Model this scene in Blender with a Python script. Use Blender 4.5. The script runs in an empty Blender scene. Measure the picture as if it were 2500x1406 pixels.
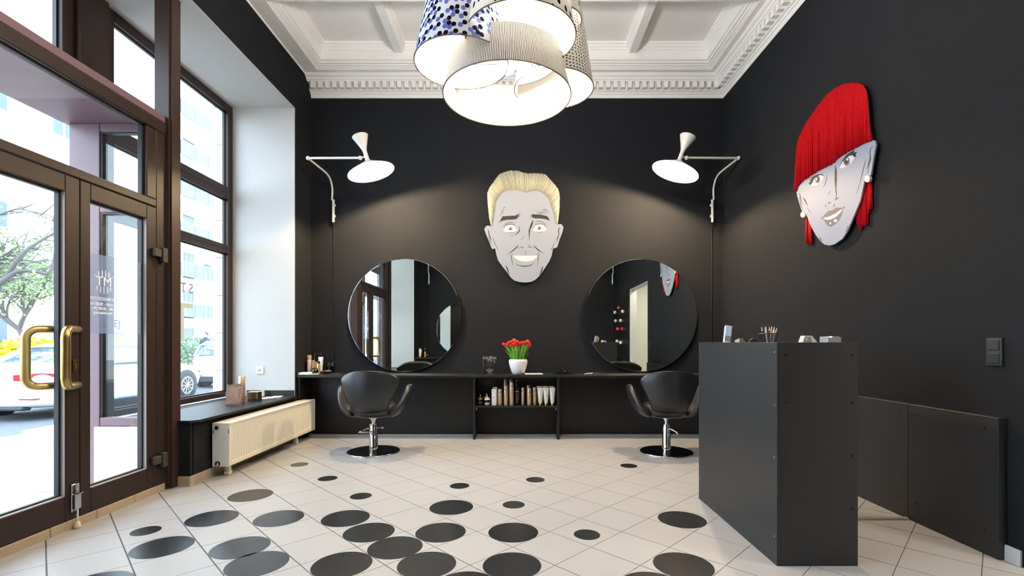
import bpy, bmesh, math, random
from mathutils import Vector, Matrix, Euler
random.seed(7)
S = bpy.context.scene
COL = S.collection
PI = math.pi

# ------------------------------------------------------------------ camera, sky, exposure
F = 1170.0; CX = 1266.0; CY = 835.0; EYE = 1.10          # focal length and principal point in photo pixels, eye height in m
cam = bpy.data.objects.new('camera', bpy.data.cameras.new('camera')); COL.objects.link(cam)
cam.location = (0, 0, EYE); cam.rotation_euler = (PI/2, 0, 0)
cam.data.sensor_width = 36.0; cam.data.lens = 36.0*F/2500
cam.data.shift_x = (1250-CX)/2500; cam.data.shift_y = (CY-703)/2500
cam.data.clip_start = 0.02; cam.data.clip_end = 400
S.camera = cam
w = bpy.data.worlds.new('overcast_sky'); S.world = w; w.use_nodes = True
bg = w.node_tree.nodes['Background']
bg.inputs[0].default_value = (0.69, 0.84, 1.0, 1); bg.inputs[1].default_value = 9.8
S.view_settings.view_transform = 'Standard'; S.view_settings.look = 'None'
S.view_settings.exposure = 0.0; S.view_settings.gamma = 1.0; S.view_settings.use_curve_mapping = False
S.cycles.use_denoising = True
S.cycles.max_bounces = 10; S.cycles.transparent_max_bounces = 16
S.cycles.sample_clamp_indirect = 8.0
LAMP_W = 5400.0      # radiance of the wall lamp bulbs
CHAN_W = 360.0      # radiance of the chandelier bulbs
WARM = (1.0, 0.76, 0.46)
UP_W = 780.0       # radiance of unseen bulbs added above the shades to brighten the ceiling

# ------------------------------------------------------------------ helpers
def lin(c):
    return tuple(((v/255)/12.92 if v/255 <= 0.04045 else ((v/255+0.055)/1.055)**2.4) for v in c)
MATS = {}
def mat(name, rgb, rough=0.5, metal=0.0, spec=0.5, var=0.06, scale=14.0, bump=0.0, bscale=120.0, coat=0.0, linear=False):
    if name in MATS: return MATS[name]
    m = bpy.data.materials.new(name); m.use_nodes = True; nt = m.node_tree
    p = nt.nodes['Principled BSDF']
    c = rgb if linear else lin(rgb)
    p.inputs['Roughness'].default_value = rough; p.inputs['Metallic'].default_value = metal
    p.inputs['Specular IOR Level'].default_value = spec; p.inputs['Coat Weight'].default_value = coat
    tc = nt.nodes.new('ShaderNodeTexCoord'); nz = nt.nodes.new('ShaderNodeTexNoise')
    nz.inputs['Scale'].default_value = scale; nz.inputs['Detail'].default_value = 4
    nt.links.new(tc.outputs['Object'], nz.inputs['Vector'])
    mx = nt.nodes.new('ShaderNodeMix'); mx.data_type = 'RGBA'
    mx.inputs[6].default_value = (*[max(0, v*(1-var)) for v in c], 1)
    mx.inputs[7].default_value = (*[min(1, v*(1+var)) for v in c], 1)
    nt.links.new(nz.outputs['Fac'], mx.inputs[0]); nt.links.new(mx.outputs[2], p.inputs['Base Color'])
    if bump:
        n2 = nt.nodes.new('ShaderNodeTexNoise'); n2.inputs['Scale'].default_value = bscale; n2.inputs['Detail'].default_value = 3
        nt.links.new(tc.outputs['Object'], n2.inputs['Vector'])
        b = nt.nodes.new('ShaderNodeBump'); b.inputs['Strength'].default_value = bump; b.inputs['Distance'].default_value = 0.002
        nt.links.new(n2.outputs['Fac'], b.inputs['Height']); nt.links.new(b.outputs['Normal'], p.inputs['Normal'])
    MATS[name] = m
    return m
def emis(name, rgb, strength):
    m = bpy.data.materials.new(name); m.use_nodes = True; nt = m.node_tree; nt.nodes.clear()
    o = nt.nodes.new('ShaderNodeOutputMaterial'); e = nt.nodes.new('ShaderNodeEmission')
    e.inputs[0].default_value = (*rgb, 1); e.inputs[1].default_value = strength
    nt.links.new(e.outputs[0], o.inputs[0]); MATS[name] = m
    return m
def glassmat(name, tint=(0.97, 0.985, 0.985), base=0.04, haze=0.0, hazecol=(0.9, 0.93, 0.97)):
    m = bpy.data.materials.new(name); m.use_nodes = True; nt = m.node_tree; nt.nodes.clear()
    o = nt.nodes.new('ShaderNodeOutputMaterial'); t = nt.nodes.new('ShaderNodeBsdfTransparent'); g = nt.nodes.new('ShaderNodeBsdfGlossy')
    t.inputs[0].default_value = (*tint, 1); g.inputs['Roughness'].default_value = 0.0; g.inputs[0].default_value = (1, 1, 1, 1)
    lw = nt.nodes.new('ShaderNodeLayerWeight'); lw.inputs[0].default_value = 0.5
    pw = nt.nodes.new('ShaderNodeMath'); pw.operation = 'POWER'; pw.inputs[1].default_value = 5.0
    ma = nt.nodes.new('ShaderNodeMath'); ma.operation = 'MULTIPLY_ADD'; ma.inputs[1].default_value = 0.6; ma.inputs[2].default_value = base
    mx = nt.nodes.new('ShaderNodeMixShader')
    nt.links.new(lw.outputs['Facing'], pw.inputs[0]); nt.links.new(pw.outputs[0], ma.inputs[0]); nt.links.new(ma.outputs[0], mx.inputs[0])
    nt.links.new(t.outputs[0], mx.inputs[1]); nt.links.new(g.outputs[0], mx.inputs[2])
    out = mx.outputs[0]
    if haze:
        d = nt.nodes.new('ShaderNodeBsdfDiffuse'); d.inputs[0].default_value = (*hazecol, 1)
        tl = nt.nodes.new('ShaderNodeBsdfTranslucent'); tl.inputs[0].default_value = (*hazecol, 1)
        m1 = nt.nodes.new('ShaderNodeMixShader'); m1.inputs[0].default_value = 0.5
        nt.links.new(d.outputs[0], m1.inputs[1]); nt.links.new(tl.outputs[0], m1.inputs[2])
        m2 = nt.nodes.new('ShaderNodeMixShader'); m2.inputs[0].default_value = haze
        nt.links.new(out, m2.inputs[1]); nt.links.new(m1.outputs[0], m2.inputs[2]); out = m2.outputs[0]
    nt.links.new(out, o.inputs[0]); MATS[name] = m
    return m

ORG = {}                 # world origin of every parent
class MB:
    """collects verts / faces in world coordinates; build() links them as ONE mesh object"""
    def __init__(s): s.v = []; s.f = []; s.uv = {}
    def add(s, vs, fs):
        n = len(s.v); s.v += [tuple(p) for p in vs]; s.f += [tuple(i+n for i in f) for f in fs]; return s
    def box(s, x0, x1, y0, y1, z0, z1, M=None):
        vs = [Vector((x, y, z)) for z in (z0, z1) for y in (y0, y1) for x in (x0, x1)]
        if M: vs = [M @ v for v in vs]
        return s.add(vs, [(0,2,3,1),(4,5,7,6),(0,1,5,4),(2,6,7,3),(0,4,6,2),(1,3,7,5)])
    def bbox(s, x0, x1, y0, y1, z0, z1, b=0.004, M=None):
        """box with chamfered edges"""
        b = min(b, (x1-x0)*0.45, (y1-y0)*0.45, (z1-z0)*0.45)
        bm = bmesh.new(); bmesh.ops.create_cube(bm, size=1)
        for v in bm.verts: v.co = Vector(((x0+x1)/2+v.co.x*(x1-x0), (y0+y1)/2+v.co.y*(y1-y0), (z0+z1)/2+v.co.z*(z1-z0)))
        bmesh.ops.bevel(bm, geom=bm.edges[:], offset=b, segments=1, affect='EDGES')
        return s.bm(bm, M)
    def bm(s, bm, M=None):
        bm.verts.index_update()
        s.add([(M @ v.co if M else v.co.copy()) for v in bm.verts], [[v.index for v in f.verts] for f in bm.faces]); bm.free(); return s
    def lathe(s, prof, c=(0,0,0), n=24, up=(0,0,1), caps=True):
        R = Vector((0,0,1)).rotation_difference(Vector(up).normalized()).to_matrix(); c = Vector(c)
        vs = [c + R @ Vector((r*math.cos(2*PI*i/n), r*math.sin(2*PI*i/n), z)) for r, z in prof for i in range(n)]
        fs = [(k*n+i, k*n+(i+1) % n, (k+1)*n+(i+1) % n, (k+1)*n+i) for k in range(len(prof)-1) for i in range(n)]
        if caps:
            fs.append(tuple(reversed(range(n)))); fs.append(tuple((len(prof)-1)*n+i for i in range(n)))
        return s.add(vs, fs)
    def cyl(s, a, b, r, n=12, r2=None):
        a = Vector(a); b = Vector(b); L = (b-a).length
        return s.lathe([(r, 0), (r if r2 is None else r2, L)], a, n, (b-a))
    def tube(s, pts, r, n=8, caps=True):
        pts = [Vector(p) for p in pts]; m = len(pts); rs = r if isinstance(r, (list, tuple)) else [r]*m
        vs = []; N = None
        for i, p in enumerate(pts):
            t = (pts[min(i+1, m-1)]-pts[max(i-1, 0)]).normalized()
            if N is None:
                N = t.orthogonal().normalized()
            N = (N - t*N.dot(t)).normalized(); B = t.cross(N)
            vs += [p + (N*math.cos(2*PI*k/n)+B*math.sin(2*PI*k/n))*rs[i] for k in range(n)]
        fs = [(i*n+k, i*n+(k+1) % n, (i+1)*n+(k+1) % n, (i+1)*n+k) for i in range(m-1) for k in range(n)]
        if caps: fs += [tuple(reversed(range(n))), tuple((m-1)*n+k for k in range(n))]
        return s.add(vs, fs)
    def sphere(s, c, r, n=12, sc=(1,1,1)):
        c = Vector(c); k = n//2
        prof = [(math.sin(PI*i/k), -math.cos(PI*i/k)) for i in range(k+1)]
        vs = [c + Vector((q*r*sc[0]*math.cos(2*PI*i/n), q*r*sc[1]*math.sin(2*PI*i/n), z*r*sc[2])) for q, z in prof[1:-1] for i in range(n)]
        fs = [(a*n+i, a*n+(i+1) % n, (a+1)*n+(i+1) % n, (a+1)*n+i) for a in range(k-2) for i in range(n)]
        b = len(vs); vs += [c+Vector((0,0,-r*sc[2])), c+Vector((0,0,r*sc[2]))]
        fs += [(b, (i+1) % n, i) for i in range(n)] + [(b+1, (k-2)*n+i, (k-2)*n+(i+1) % n) for i in range(n)]
        return s.add(vs, fs)
    def prism(s, front, back):
        """two matching loops joined into a solid"""
        n = len(front)
        return s.add(list(front)+list(back), [tuple(range(n)), tuple(reversed(range(n, 2*n)))] + [(i, i+n, (i+1) % n+n, (i+1) % n) for i in range(n)])
    def grid(s, P, closeu=False):
        """P[i][j] points"""
        n = len(P); m = len(P[0]); vs = [p for row in P for p in row]
        fs = [(i*m+j, i*m+(j+1), (i+1)*m+j+1, (i+1)*m+j) for i in range(n-1) for j in range(m-1)]
        if closeu: fs += [(i*m+m-1, i*m, (i+1)*m, (i+1)*m+m-1) for i in range(n-1)]
        return s.add(vs, fs)
    def build(s, name, material, parent=None, smooth=False, kind=None, fix=True, angle=None):
        org = ORG[parent] if parent is not None else Vector((0,0,0))
        me = bpy.data.meshes.new(name); me.from_pydata([tuple(Vector(p)-org) for p in s.v], [], s.f)
        if fix:
            bm = bmesh.new(); bm.from_mesh(me); bmesh.ops.recalc_face_normals(bm, faces=bm.faces[:]); bm.to_mesh(me); bm.free()
        me.materials.append(material)
        if smooth:
            me.shade_smooth()
            if angle: me.set_sharp_from_angle(angle=math.radians(angle))
        o = bpy.data.objects.new(name, me); COL.objects.link(o)
        if parent is not None: o.parent = parent
        ORG[o] = org
        if kind: o['kind'] = kind
        return o
def thing(name, label, cat, loc, group=None, kind=None):
    o = bpy.data.objects.new(name, None); COL.objects.link(o); o.location = loc; o.empty_display_size = 0.05
    ORG[o] = Vector(loc)
    if label: o['label'] = label; o['category'] = cat
    if group: o['group'] = group
    if kind: o['kind'] = kind
    return o
def struct(name, loc=(0,0,0)): return thing(name, None, None, loc, None, 'structure')
def tag(o, label, cat, group=None):
    o['label'] = label; o['category'] = cat
    if group: o['group'] = group
    return o
def copy_tree(o, parent=None):
    c = o.copy(); COL.objects.link(c)
    if parent is not None: c.parent = parent
    for ch in list(o.children): copy_tree(ch, c)
    return c
def subsurf(o, lv=2):
    m = o.modifiers.new('sub', 'SUBSURF'); m.levels = lv; m.render_levels = lv; return o
def X(px, Y): return (px-CX)*Y/F
def Z(py, Y): return EYE-(py-CY)*Y/F
def P(px, py, Y): return Vector((X(px, Y), Y, Z(py, Y)))
def text(name, s, size, M, material, parent, depth=0.0006, align='CENTER'):
    """lettering as a thin raised mesh; M places the text plane (x right, y up)"""
    cu = bpy.data.curves.new('t', 'FONT'); cu.body = s; cu.size = size; cu.extrude = depth; cu.align_x = align; cu.align_y = 'CENTER'; cu.resolution_u = 3
    tmp = bpy.data.objects.new('t', cu); COL.objects.link(tmp)
    dg = bpy.context.evaluated_depsgraph_get()
    me = bpy.data.meshes.new_from_object(tmp.evaluated_get(dg)); bpy.data.objects.remove(tmp)
    me.transform(M); me.transform(Matrix.Translation(-ORG[parent]))
    me.materials.clear(); me.materials.append(material)
    o = bpy.data.objects.new(name, me); COL.objects.link(o); o.parent = parent; ORG[o] = ORG[parent]
    return o
def frame_mat(o, xdir, ydir):
    x = Vector(xdir).normalized(); y = Vector(ydir).normalized(); z = x.cross(y)
    M = Matrix((x, y, z)).transposed().to_4x4(); M.translation = Vector(o); return M
FRONT = lambda p: frame_mat(p, (1,0,0), (0,0,1))         # lettering that faces the camera (-Y)

# ------------------------------------------------------------------ materials
wall_black = mat('wall_black', (34,35,38), 0.75, spec=0.05, var=0.05, scale=5, bump=0.15, bscale=260)
white_wall = mat('white_plaster', (184,183,181), 0.7, var=0.02, bump=0.06, bscale=180)
ceil_white = mat('ceiling_white', (244,242,240), 0.7, var=0.03, scale=6, bump=0.08, bscale=90)
lam_black = mat('black_laminate', (28,28,30), 0.42, spec=0.35, var=0.08, scale=30, bump=0.08, bscale=500)
lam_desk = mat('black_board', (34,35,39), 0.46, spec=0.5, var=0.05, scale=40, bump=0.06, bscale=600)
brown = mat('brown_metal', (43,29,25), 0.42, spec=0.32, var=0.06, scale=9, bump=0.04, bscale=300)
brown_post = mat('brown_post_paint', (56,39,33), 0.42, spec=0.35, var=0.06, scale=9)
brown_lit = mat('brown_metal_lit', (112,84,92), 0.45, spec=0.5, var=0.06, scale=7)  # lit copy of the brown frame metal: outdoor brightness and haze in its colour
gasket = mat('black_gasket', (18,22,28), 0.5)
lit_reveal_m = mat('lit_reveal', (150,142,142), 0.4, spec=0.5)  # pale grey paints sky light on the brown stile reveals
tile_m = mat('beige_stoneware', (174,172,172), 0.36, spec=0.5, var=0.10, scale=130, bump=0.10, bscale=420)
skirt_m = mat('beige_skirting', (176,158,136), 0.55, var=0.12, scale=60)
grout = mat('grout', (112,103,94), 0.9)
dot_m = mat('black_dot', (36,38,41), 0.24, spec=0.6, var=0.14, scale=22, bump=0.05, bscale=160)
chrome = mat('chrome', (225,226,228), 0.07, 1.0, var=0.02)
steel = mat('steel', (190,192,195), 0.25, 1.0, var=0.04)
brass = mat('aged_brass', (190,158,96), 0.30, 1.0, var=0.22, scale=16)
gold = mat('gold_metal', (214,164,62), 0.2, 1.0, var=0.08)
leather = mat('black_leather', (34,35,38), 0.33, spec=0.5, var=0.10, scale=30, bump=0.12, bscale=260)
rad_white = mat('radiator_enamel', (236,229,212), 0.35, var=0.02)
plastic_w = mat('white_plastic', (232,232,230), 0.35, var=0.02)
lamp_white = mat('lamp_lacquer', (226,224,218), 0.42, var=0.02)
plastic_b = mat('black_plastic', (22,22,24), 0.35, spec=0.5)
gloss_black = mat('gloss_black', (8,8,10), 0.06, spec=0.6, coat=0.5)
paper = mat('white_paper', (232,230,226), 0.8, var=0.04)
champagne = mat('champagne_can', (206,176,142), 0.28, 0.55, var=0.05)
champ_cap = mat('champagne_cap', (186,164,148), 0.3, 0.6, var=0.05)
pearl = mat('pearl_tube', (222,216,206), 0.3, 0.2, var=0.04)
ceramic = mat('white_ceramic', (226,226,230), 0.12, spec=0.6, var=0.02, coat=0.4)
ink = mat('black_ink', (26,24,28), 0.6)
ink_grey = mat('grey_ink', (92,88,96), 0.6)
art_face = mat('face_board', (143,147,158), 0.5, var=0.015)
art_lady = mat('lilac_board', (136,142,164), 0.5, var=0.015)
art_white = mat('art_white', (190,194,196), 0.5)
art_grey = mat('art_iris_grey', (150,148,152), 0.5)
blond = mat('blond_cord', (190,187,166), 0.75, var=0.22, scale=40)
redcord = mat('red_cord', (170,1,12), 0.7, spec=0.12, var=0.45, scale=60)
glass = glassmat('window_glass')
acryl = glassmat('acrylic', (0.96, 0.96, 0.97), 0.05)
frost = glassmat('frosted_film', base=0.03, haze=0.34, hazecol=(0.22, 0.22, 0.27)); beige_film = glassmat('beige_film', base=0.02, haze=0.85, hazecol=(0.46, 0.43, 0.34))
mirror_m = mat('mirror_silver', (226,232,230), 0.0, 1.0, var=0.0)
mirror_edge = mat('mirror_edge', (196,206,204), 0.12, 1.0)
stone = mat('sandstone', (206,198,186), 0.9, var=0.14, scale=16, bump=0.4, bscale=60)
conc = mat('pavement_concrete', (196,192,186), 0.9, var=0.08, scale=3)
asphalt = mat('asphalt', (84,88,94), 0.9, var=0.25, scale=6)

# ------------------------------------------------------------------ room shell
XL, XR, YB, YF, ZC = -2.50, 2.466, 5.78, -0.42, 4.49
NZ = 3.72                                  # soffit of the glazed alcove
MB().box(-3.4, XR+0.3, YB, YB+0.25, -0.06, 4.8).build('wall_back', wall_black, kind='structure')
MB().box(-3.4, XR+0.3, YF-0.25, YF, -0.06, 4.8).build('wall_front', wall_black, kind='structure')
DY0, DY1, DZ = 0.87, 2.318, 2.26           # doorway in the right wall, seen in the round mirror
wr = MB().box(XR, XR+0.14, DY1, YB, -0.06, 4.8).box(XR, XR+0.14, YF, DY0, -0.06, 4.8).box(XR, XR+0.14, DY0, DY1, DZ, 4.8)
wr.build('wall_right', wall_black, kind='structure')
wl = MB().box(-3.38, XL, 5.36, YB, -0.06, NZ).box(-3.38, XL, YF, 0.0, -0.06, NZ).box(-3.38, XL, YF, YB, NZ, 4.8)
wl.box(-3.38, XL-0.012, 3.69, 5.36, -0.06, 0.478).box(-3.38, XL-0.012, 0.0, 1.67, -0.06, 0.478)
wl.box(-2.60, XL-0.012, 3.665, 3.70, -0.06, 0.478)
wl.build('wall_left', wall_black, kind='structure')
# white plaster inside the alcove
MB().box(-3.2, XL-0.001, 5.352, 5.362, 0.48, NZ).build('trim_1', white_wall, kind='structure')
MB().box(-3.2, XL-0.001, -0.002, 0.008, 0.48, NZ).build('trim_2', white_wall, kind='structure')
MB().box(-3.2, XL-0.001, 0.0, 5.36, NZ-0.006, NZ+0.004).build('trim_3', white_wall, kind='structure')
MB().box(XR-0.004, XR+0.145, DY0-0.004, DY0+0.006, 0, DZ).box(XR-0.004, XR+0.145, DY1-0.006, DY1+0.004, 0, DZ).box(XR-0.004, XR+0.145, DY0, DY1, DZ-0.006, DZ+0.004).build('trim_8', white_wall, kind='structure')
# corridor behind the doorway
co = MB().box(4.1, 4.2, 0.2, 3.4, 0, 2.6).box(XR+0.14, 4.2, 0.1, 0.2, 0, 2.6).box(XR+0.14, 4.2, 3.4, 3.5, 0, 2.6)
co.build('wall_corridor', mat('corridor_cream', (226,222,206), 0.7, var=0.02), kind='structure')
MB().box(XR+0.14, 4.2, 0.1, 3.5, 2.6, 2.7).build('ceiling_corridor', white_wall, kind='structure')
MB().box(XR+0.14, 4.2, 0.1, 3.5, -0.06, 0).build('floor_corridor', tile_m, kind='structure')

# ---- ceiling with moulded cornice: rings (inset from walls, inset from left wall, height)
PROF = [(0,-.03,4.04),(.010,-.03,4.055),(.012,-.03,4.076),(.026,-.03,4.082),(.032,-.03,4.098),(.05,-.03,4.104),(.055,-.03,4.121),
        (.060,-.03,4.121),(.060,-.03,4.182),(.122,-.03,4.182),(.126,-.03,4.192),(.140,-.025,4.196),(.146,-.02,4.214),(.164,-.012,4.222),(.174,-.004,4.232),
        (.180,.012,4.250),(.236,.165,4.252),(.238,.172,4.262),(.252,.180,4.266),(.254,.190,4.276),(.272,.205,4.280),(.276,.21,4.290),(.298,.228,4.296),(.304,.236,4.312),
        (.322,.25,4.318),(.326,.255,4.352),(.330,.262,4.418),(.342,.272,4.424),(.345,.276,4.440),(.362,.292,4.448),(.366,.296,4.462),(.384,.314,4.470),(.388,.318,4.488)]
cb = MB(); n = 4
for k, (d, dl, z) in enumerate(PROF):
    cb.v += [(XL+dl, YF+d, z), (XR-d, YF+d, z), (XR-d, YB-d, z), (XL+dl, YB-d, z)]
for k in range(len(PROF)-1):
    for i in range(4): cb.f.append((k*4+i, k*4+(i+1) % 4, (k+1)*4+(i+1) % 4, (k+1)*4+i))
ceiling = MB().box(-3.4, XR+0.3, YF-0.2, YB+0.2, ZC-0.004, ZC+0.15).build('ceiling', ceil_white, kind='structure')
cornice = cb.build('cornice', ceil_white, ceiling, fix=True)
def stepped(y0, y1, x0, x1, zb, along):
    """moulded beam: stepped cross-section, swept along x or y"""
    prof = [(0,zb),(0.006,zb-0.0),(0.010,zb+0.014),(0.030,zb+0.018),(0.034,zb+0.036),(0.050,zb+0.046),(0.052,zb+0.1),(0.064,zb+0.11),(0.068,zb+0.15),(0.085,zb+0.165),(0.09,ZC)]
    a, b = (y0, y1) if along == 'x' else (x0, x1)
    loop = [(a-d, min(z, ZC)) for d, z in reversed(prof)] + [(b+d, min(z, ZC)) for d, z in prof]
    if along == 'x': f = [(x0, p, z) for p, z in loop]; g = [(x1, p, z) for p, z in loop]
    else: f = [(p, y0, z) for p, z in loop]; g = [(p, y1, z) for p, z in loop]
    return MB().prism(f, g)
stepped(3.72, 4.43, XL+0.1, XR-0.16, 4.254, 'x').build('ceiling_beam', ceil_white, ceiling)
stepped(0.75, 1.45, XL+0.1, XR-0.16, 4.254, 'x').build('ceiling_beam', ceil_white, ceiling)
def rib(xc, y0, y1):
    hw = 0.030; zb = 4.385
    prof = [(0,zb),(0.012,zb),(0.014,zb+0.012),(0.030,zb+0.03),(0.034,zb+0.045),(0.05,zb+0.055),(0.054,zb+0.085),(0.06,ZC)]
    loop = [(xc-hw-d, z) for d, z in reversed(prof)] + [(xc+hw+d, z) for d, z in prof]
    return MB().prism([(p, y0, z) for p, z in loop], [(p, y1, z) for p, z in loop])
for xc in (1.297, -1.362):
    rib(xc, 4.46, YB-0.325).build('ceiling_rib', ceil_white, ceiling)
    rib(xc, 1.50, 3.66).build('ceiling_rib', ceil_white, ceiling)
# dentils
def dentil_mesh():
    bm = bmesh.new(); bmesh.ops.create_cube(bm, size=1)
    for v in bm.verts:
        v.co = Vector((v.co.x*0.050, v.co.y*0.060, v.co.z*0.070)) ; 
        if v.co.z < 0: v.co.x *= 0.92
    me = bpy.data.meshes.new('dentil'); bm.to_mesh(me); bm.free(); me.materials.append(ceil_white); return me
dme = dentil_mesh(); pitch = 0.0853
k = 0; x = XR-0.125
while x > XL+0.02:
    o = bpy.data.objects.new('dentil', dme); COL.objects.link(o); o.parent = ceiling; o.location = (x, YB-0.087, 4.147); x -= pitch
y = YB-0.145
while y > 4.0:
    o = bpy.data.objects.new('dentil', dme); COL.objects.link(o); o.parent = ceiling; o.location = (XR-0.087, y, 4.147); o.rotation_euler = (0,0,PI/2); y -= pitch
rest = MB()
while y > YF+0.1:
    rest.box(XR-0.117, XR-0.057, y-0.025, y+0.025, 4.112, 4.182); y -= pitch
rest.build('dentil_run', ceil_white, ceiling, kind='stuff')

# ------------------------------------------------------------------ floor: diagonal tiles with black dots
floor = MB().box(-2.72, XR+0.02, YF, YB, -0.08, -0.0045).build('floor', grout, kind='structure')
PU, PV, U0, V0 = 0.2955, 0.2977, 0.468, 1.096
R2 = math.sqrt(0.5)
def uv2(u, v): return ((u-v)*R2, (u+v)*R2)
def clip(poly, ax, lim, keep_less):
    out = []
    for i in range(len(poly)):
        a, b = poly[i], poly[(i+1) % len(poly)]
        ia = (a[ax] <= lim) == keep_less or a[ax] == lim; ib = (b[ax] <= lim) == keep_less or b[ax] == lim
        if ia: out.append(a)
        if ia != ib:
            t = (lim-a[ax])/(b[ax]-a[ax]); out.append((a[0]+(b[0]-a[0])*t, a[1]+(b[1]-a[1])*t))
    return out
FX0, FX1, FY0, FY1 = -2.645, XR-0.002, YF+0.005, YB-0.002
GU, GV = 0.0018, 0.0032                      # half joint widths: the two joint directions differ
def tile_poly(i, j):
    cu, cv = U0+i*PU, V0+j*PV
    p = [uv2(cu+a*(PU/2-GV), cv+b*(PV/2-GU)) for a, b in ((-1,-1),(1,-1),(1,1),(-1,1))]
    whole = all(FX0 < q[0] < FX1 and FY0 < q[1] < FY1 for q in p)
    for ax, lim, kl in ((0,FX0,False),(0,FX1,True),(1,FY0,False),(1,FY1,True)):
        p = clip(p, ax, lim, kl)
        if len(p) < 3: return None, False
    return p, whole
bigs = {(612,1209),(518,1265),(397,1335),(681,1265),(587,1336),(628,1376),(844,1265),(901,1299),(965,1336),(835,1378),(1102,1238),(1076,1299),(1042,1378),(1253,1299),(1250,1380),(1665,1268),(1668,1380)}
smalls = [(356,1296),(881,1211),(1122,1186),(1254,1232),(1433,1305),(1307,1171),(1535,1137),(800,1168),(731,1134)]
dots = {}
for grp, r in ((bigs, 0.1445), (smalls, 0.075)):
    for px, py in grp:
        Y = F*EYE/(py-CY); xx = X(px, Y); u = (xx+Y)*R2; v = (Y-xx)*R2
        dots[(round((u-U0)/PU), round((v-V0)/PV))] = (r, u, v)
for ij in ((-1, 6), (3, 2), (5, 0)):
    dots[ij] = (0.1445, U0+ij[0]*PU, V0+ij[1]*PV)
near = MB(); tcount = 0
vs0, _ = tile_poly(6, 6); c0 = (sum(p[0] for p in vs0)/4, sum(p[1] for p in vs0)/4)
base = MB().prism([(p[0]-c0[0], p[1]-c0[1], 0) for p in vs0], [(p[0]-c0[0], p[1]-c0[1], -0.006) for p in vs0])
tme = bpy.data.meshes.new('tile'); tme.from_pydata(base.v, [], base.f); tme.materials.append(tile_m)
for i in range(-12, 26):
    for j in range(-12, 26):
        p, whole = tile_poly(i, j)
        if p is None: continue
        cy = sum(q[1] for q in p)/len(p); cx = sum(q[0] for q in p)/len(p)
        if cy < 1.95 or (cx > 1.75 and cy > 3.7) or (1.27 < cx < 1.66 and 2.4 < cy < 3.3):
            near.prism([(q[0], q[1], 0) for q in p], [(q[0], q[1], -0.006) for q in p]); continue
        if whole:
            o = bpy.data.objects.new('tile', tme); COL.objects.link(o); o.parent = floor; o.location = (cx, cy, 0)
        else:
            o = MB().prism([(q[0], q[1], 0) for q in p], [(q[0], q[1], -0.006) for q in p]).build('tile', tile_m, floor, fix=False)
        ORG[o] = Vector(o.location); tcount += 1
        d = dots.get((i, j))
        if d:
            q = uv2(d[1], d[2])
            MB().lathe([(d[0], 0.0), (d[0]-0.0006, 0.0011)], (q[0], q[1], 0), 56).build('floor_dot', dot_m, o)
near.build('tile_field', tile_m, floor, kind='stuff', fix=False)
print('tiles', tcount)

# ------------------------------------------------------------------ glazed front: windows, porch, doors
def bars(root, spec, m=brown, name='frame_bar', b=0.005):
    for s in spec: MB().bbox(*s, b=b).build(name, m, root)
def window(nm, y0, y1, z0, z1, trans, x=-3.19, edge=(0.085, 0.085, 0.055, 0.085)):
    """outer frame, transoms with casement profiles and panes; frame face at x, frame depth to the street"""
    r = struct(nm, (x, (y0+y1)/2, z0)); a, b, c, d = edge
    bars(r, [(x-0.07, x, y0, y0+a, z0, z1), (x-0.07, x, y1-b, y1, z0, z1), (x-0.07, x, y0+a, y1-b, z0, z0+c), (x-0.07, x, y0+a, y1-b, z1-d, z1)])
    zs = [z0+c]
    for t0, t1 in trans:
        bars(r, [(x-0.07, x, y0+a, y1-b, t0, t1)])
        bars(r, [(x-0.004, x+0.004, y0+a, y1-b, (t0+t1)/2-0.003, (t0+t1)/2+0.003)], gasket, 'frame_seam', 0.001)
        zs += [t0, t1]
    zs.append(z1-d)
    for k in range(0, len(zs), 2):
        p0, p1 = zs[k], zs[k+1]
        g = MB()
        for (ya, yb_, za, zb) in ((y0+a, y0+a+0.012, p0, p1), (y1-b-0.012, y1-b, p0, p1), (y0+a, y1-b, p0, p0+0.012), (y0+a, y1-b, p1-0.012, p1)):
            g.box(x-0.052, x-0.036, ya, yb_, za, zb)
        g.build('gasket', gasket, r)
        MB().box(x-0.047, x-0.041, y0+a, y1-b, p0, p1).build('pane', glass, r)
    return r
TR = [(2.07, 2.16), (2.665, 2.80)]
w1 = window('window_1', 3.70, 5.352, 0.505, 3.715, TR)
w2 = window('window_2', 0.008, 1.66, 0.505, 3.715, TR)
w3 = window('window_3', 1.94, 3.44, 2.79, 3.715, [])
# corner columns above the porch and slender steel posts inside
for nm, y0, y1 in (('trim_4', 3.44, 3.70), ('trim_5', 1.66, 1.94)):
    MB().bbox(-3.36, -3.15, y0, y1, 2.79, 3.715, b=0.012).build(nm, brown, kind='structure')
for nm, y0, y1 in (('trim_6', 3.58, 3.70), ('trim_7', 1.66, 1.78)):
    bm = bmesh.new(); bmesh.ops.create_cube(bm, size=1)
    for v in bm.verts: v.co = Vector((-2.665+v.co.x*0.13, (y0+y1)/2+v.co.y*(y1-y0), NZ/2+v.co.z*(NZ-0.012)))
    bmesh.ops.bevel(bm, geom=[e for e in bm.edges if abs((e.verts[0].co-e.verts[1].co).z) > 1], offset=0.014, segments=4, affect='EDGES')
    MB().bm(bm).build(nm, brown_post, kind='structure', smooth=True, angle=35)
# porch roof
MB().bbox(-3.40, -2.64, 1.72, 3.62, 2.735, 2.79, b=0.004).build('ceiling_porch', brown_lit, kind='structure')
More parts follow.
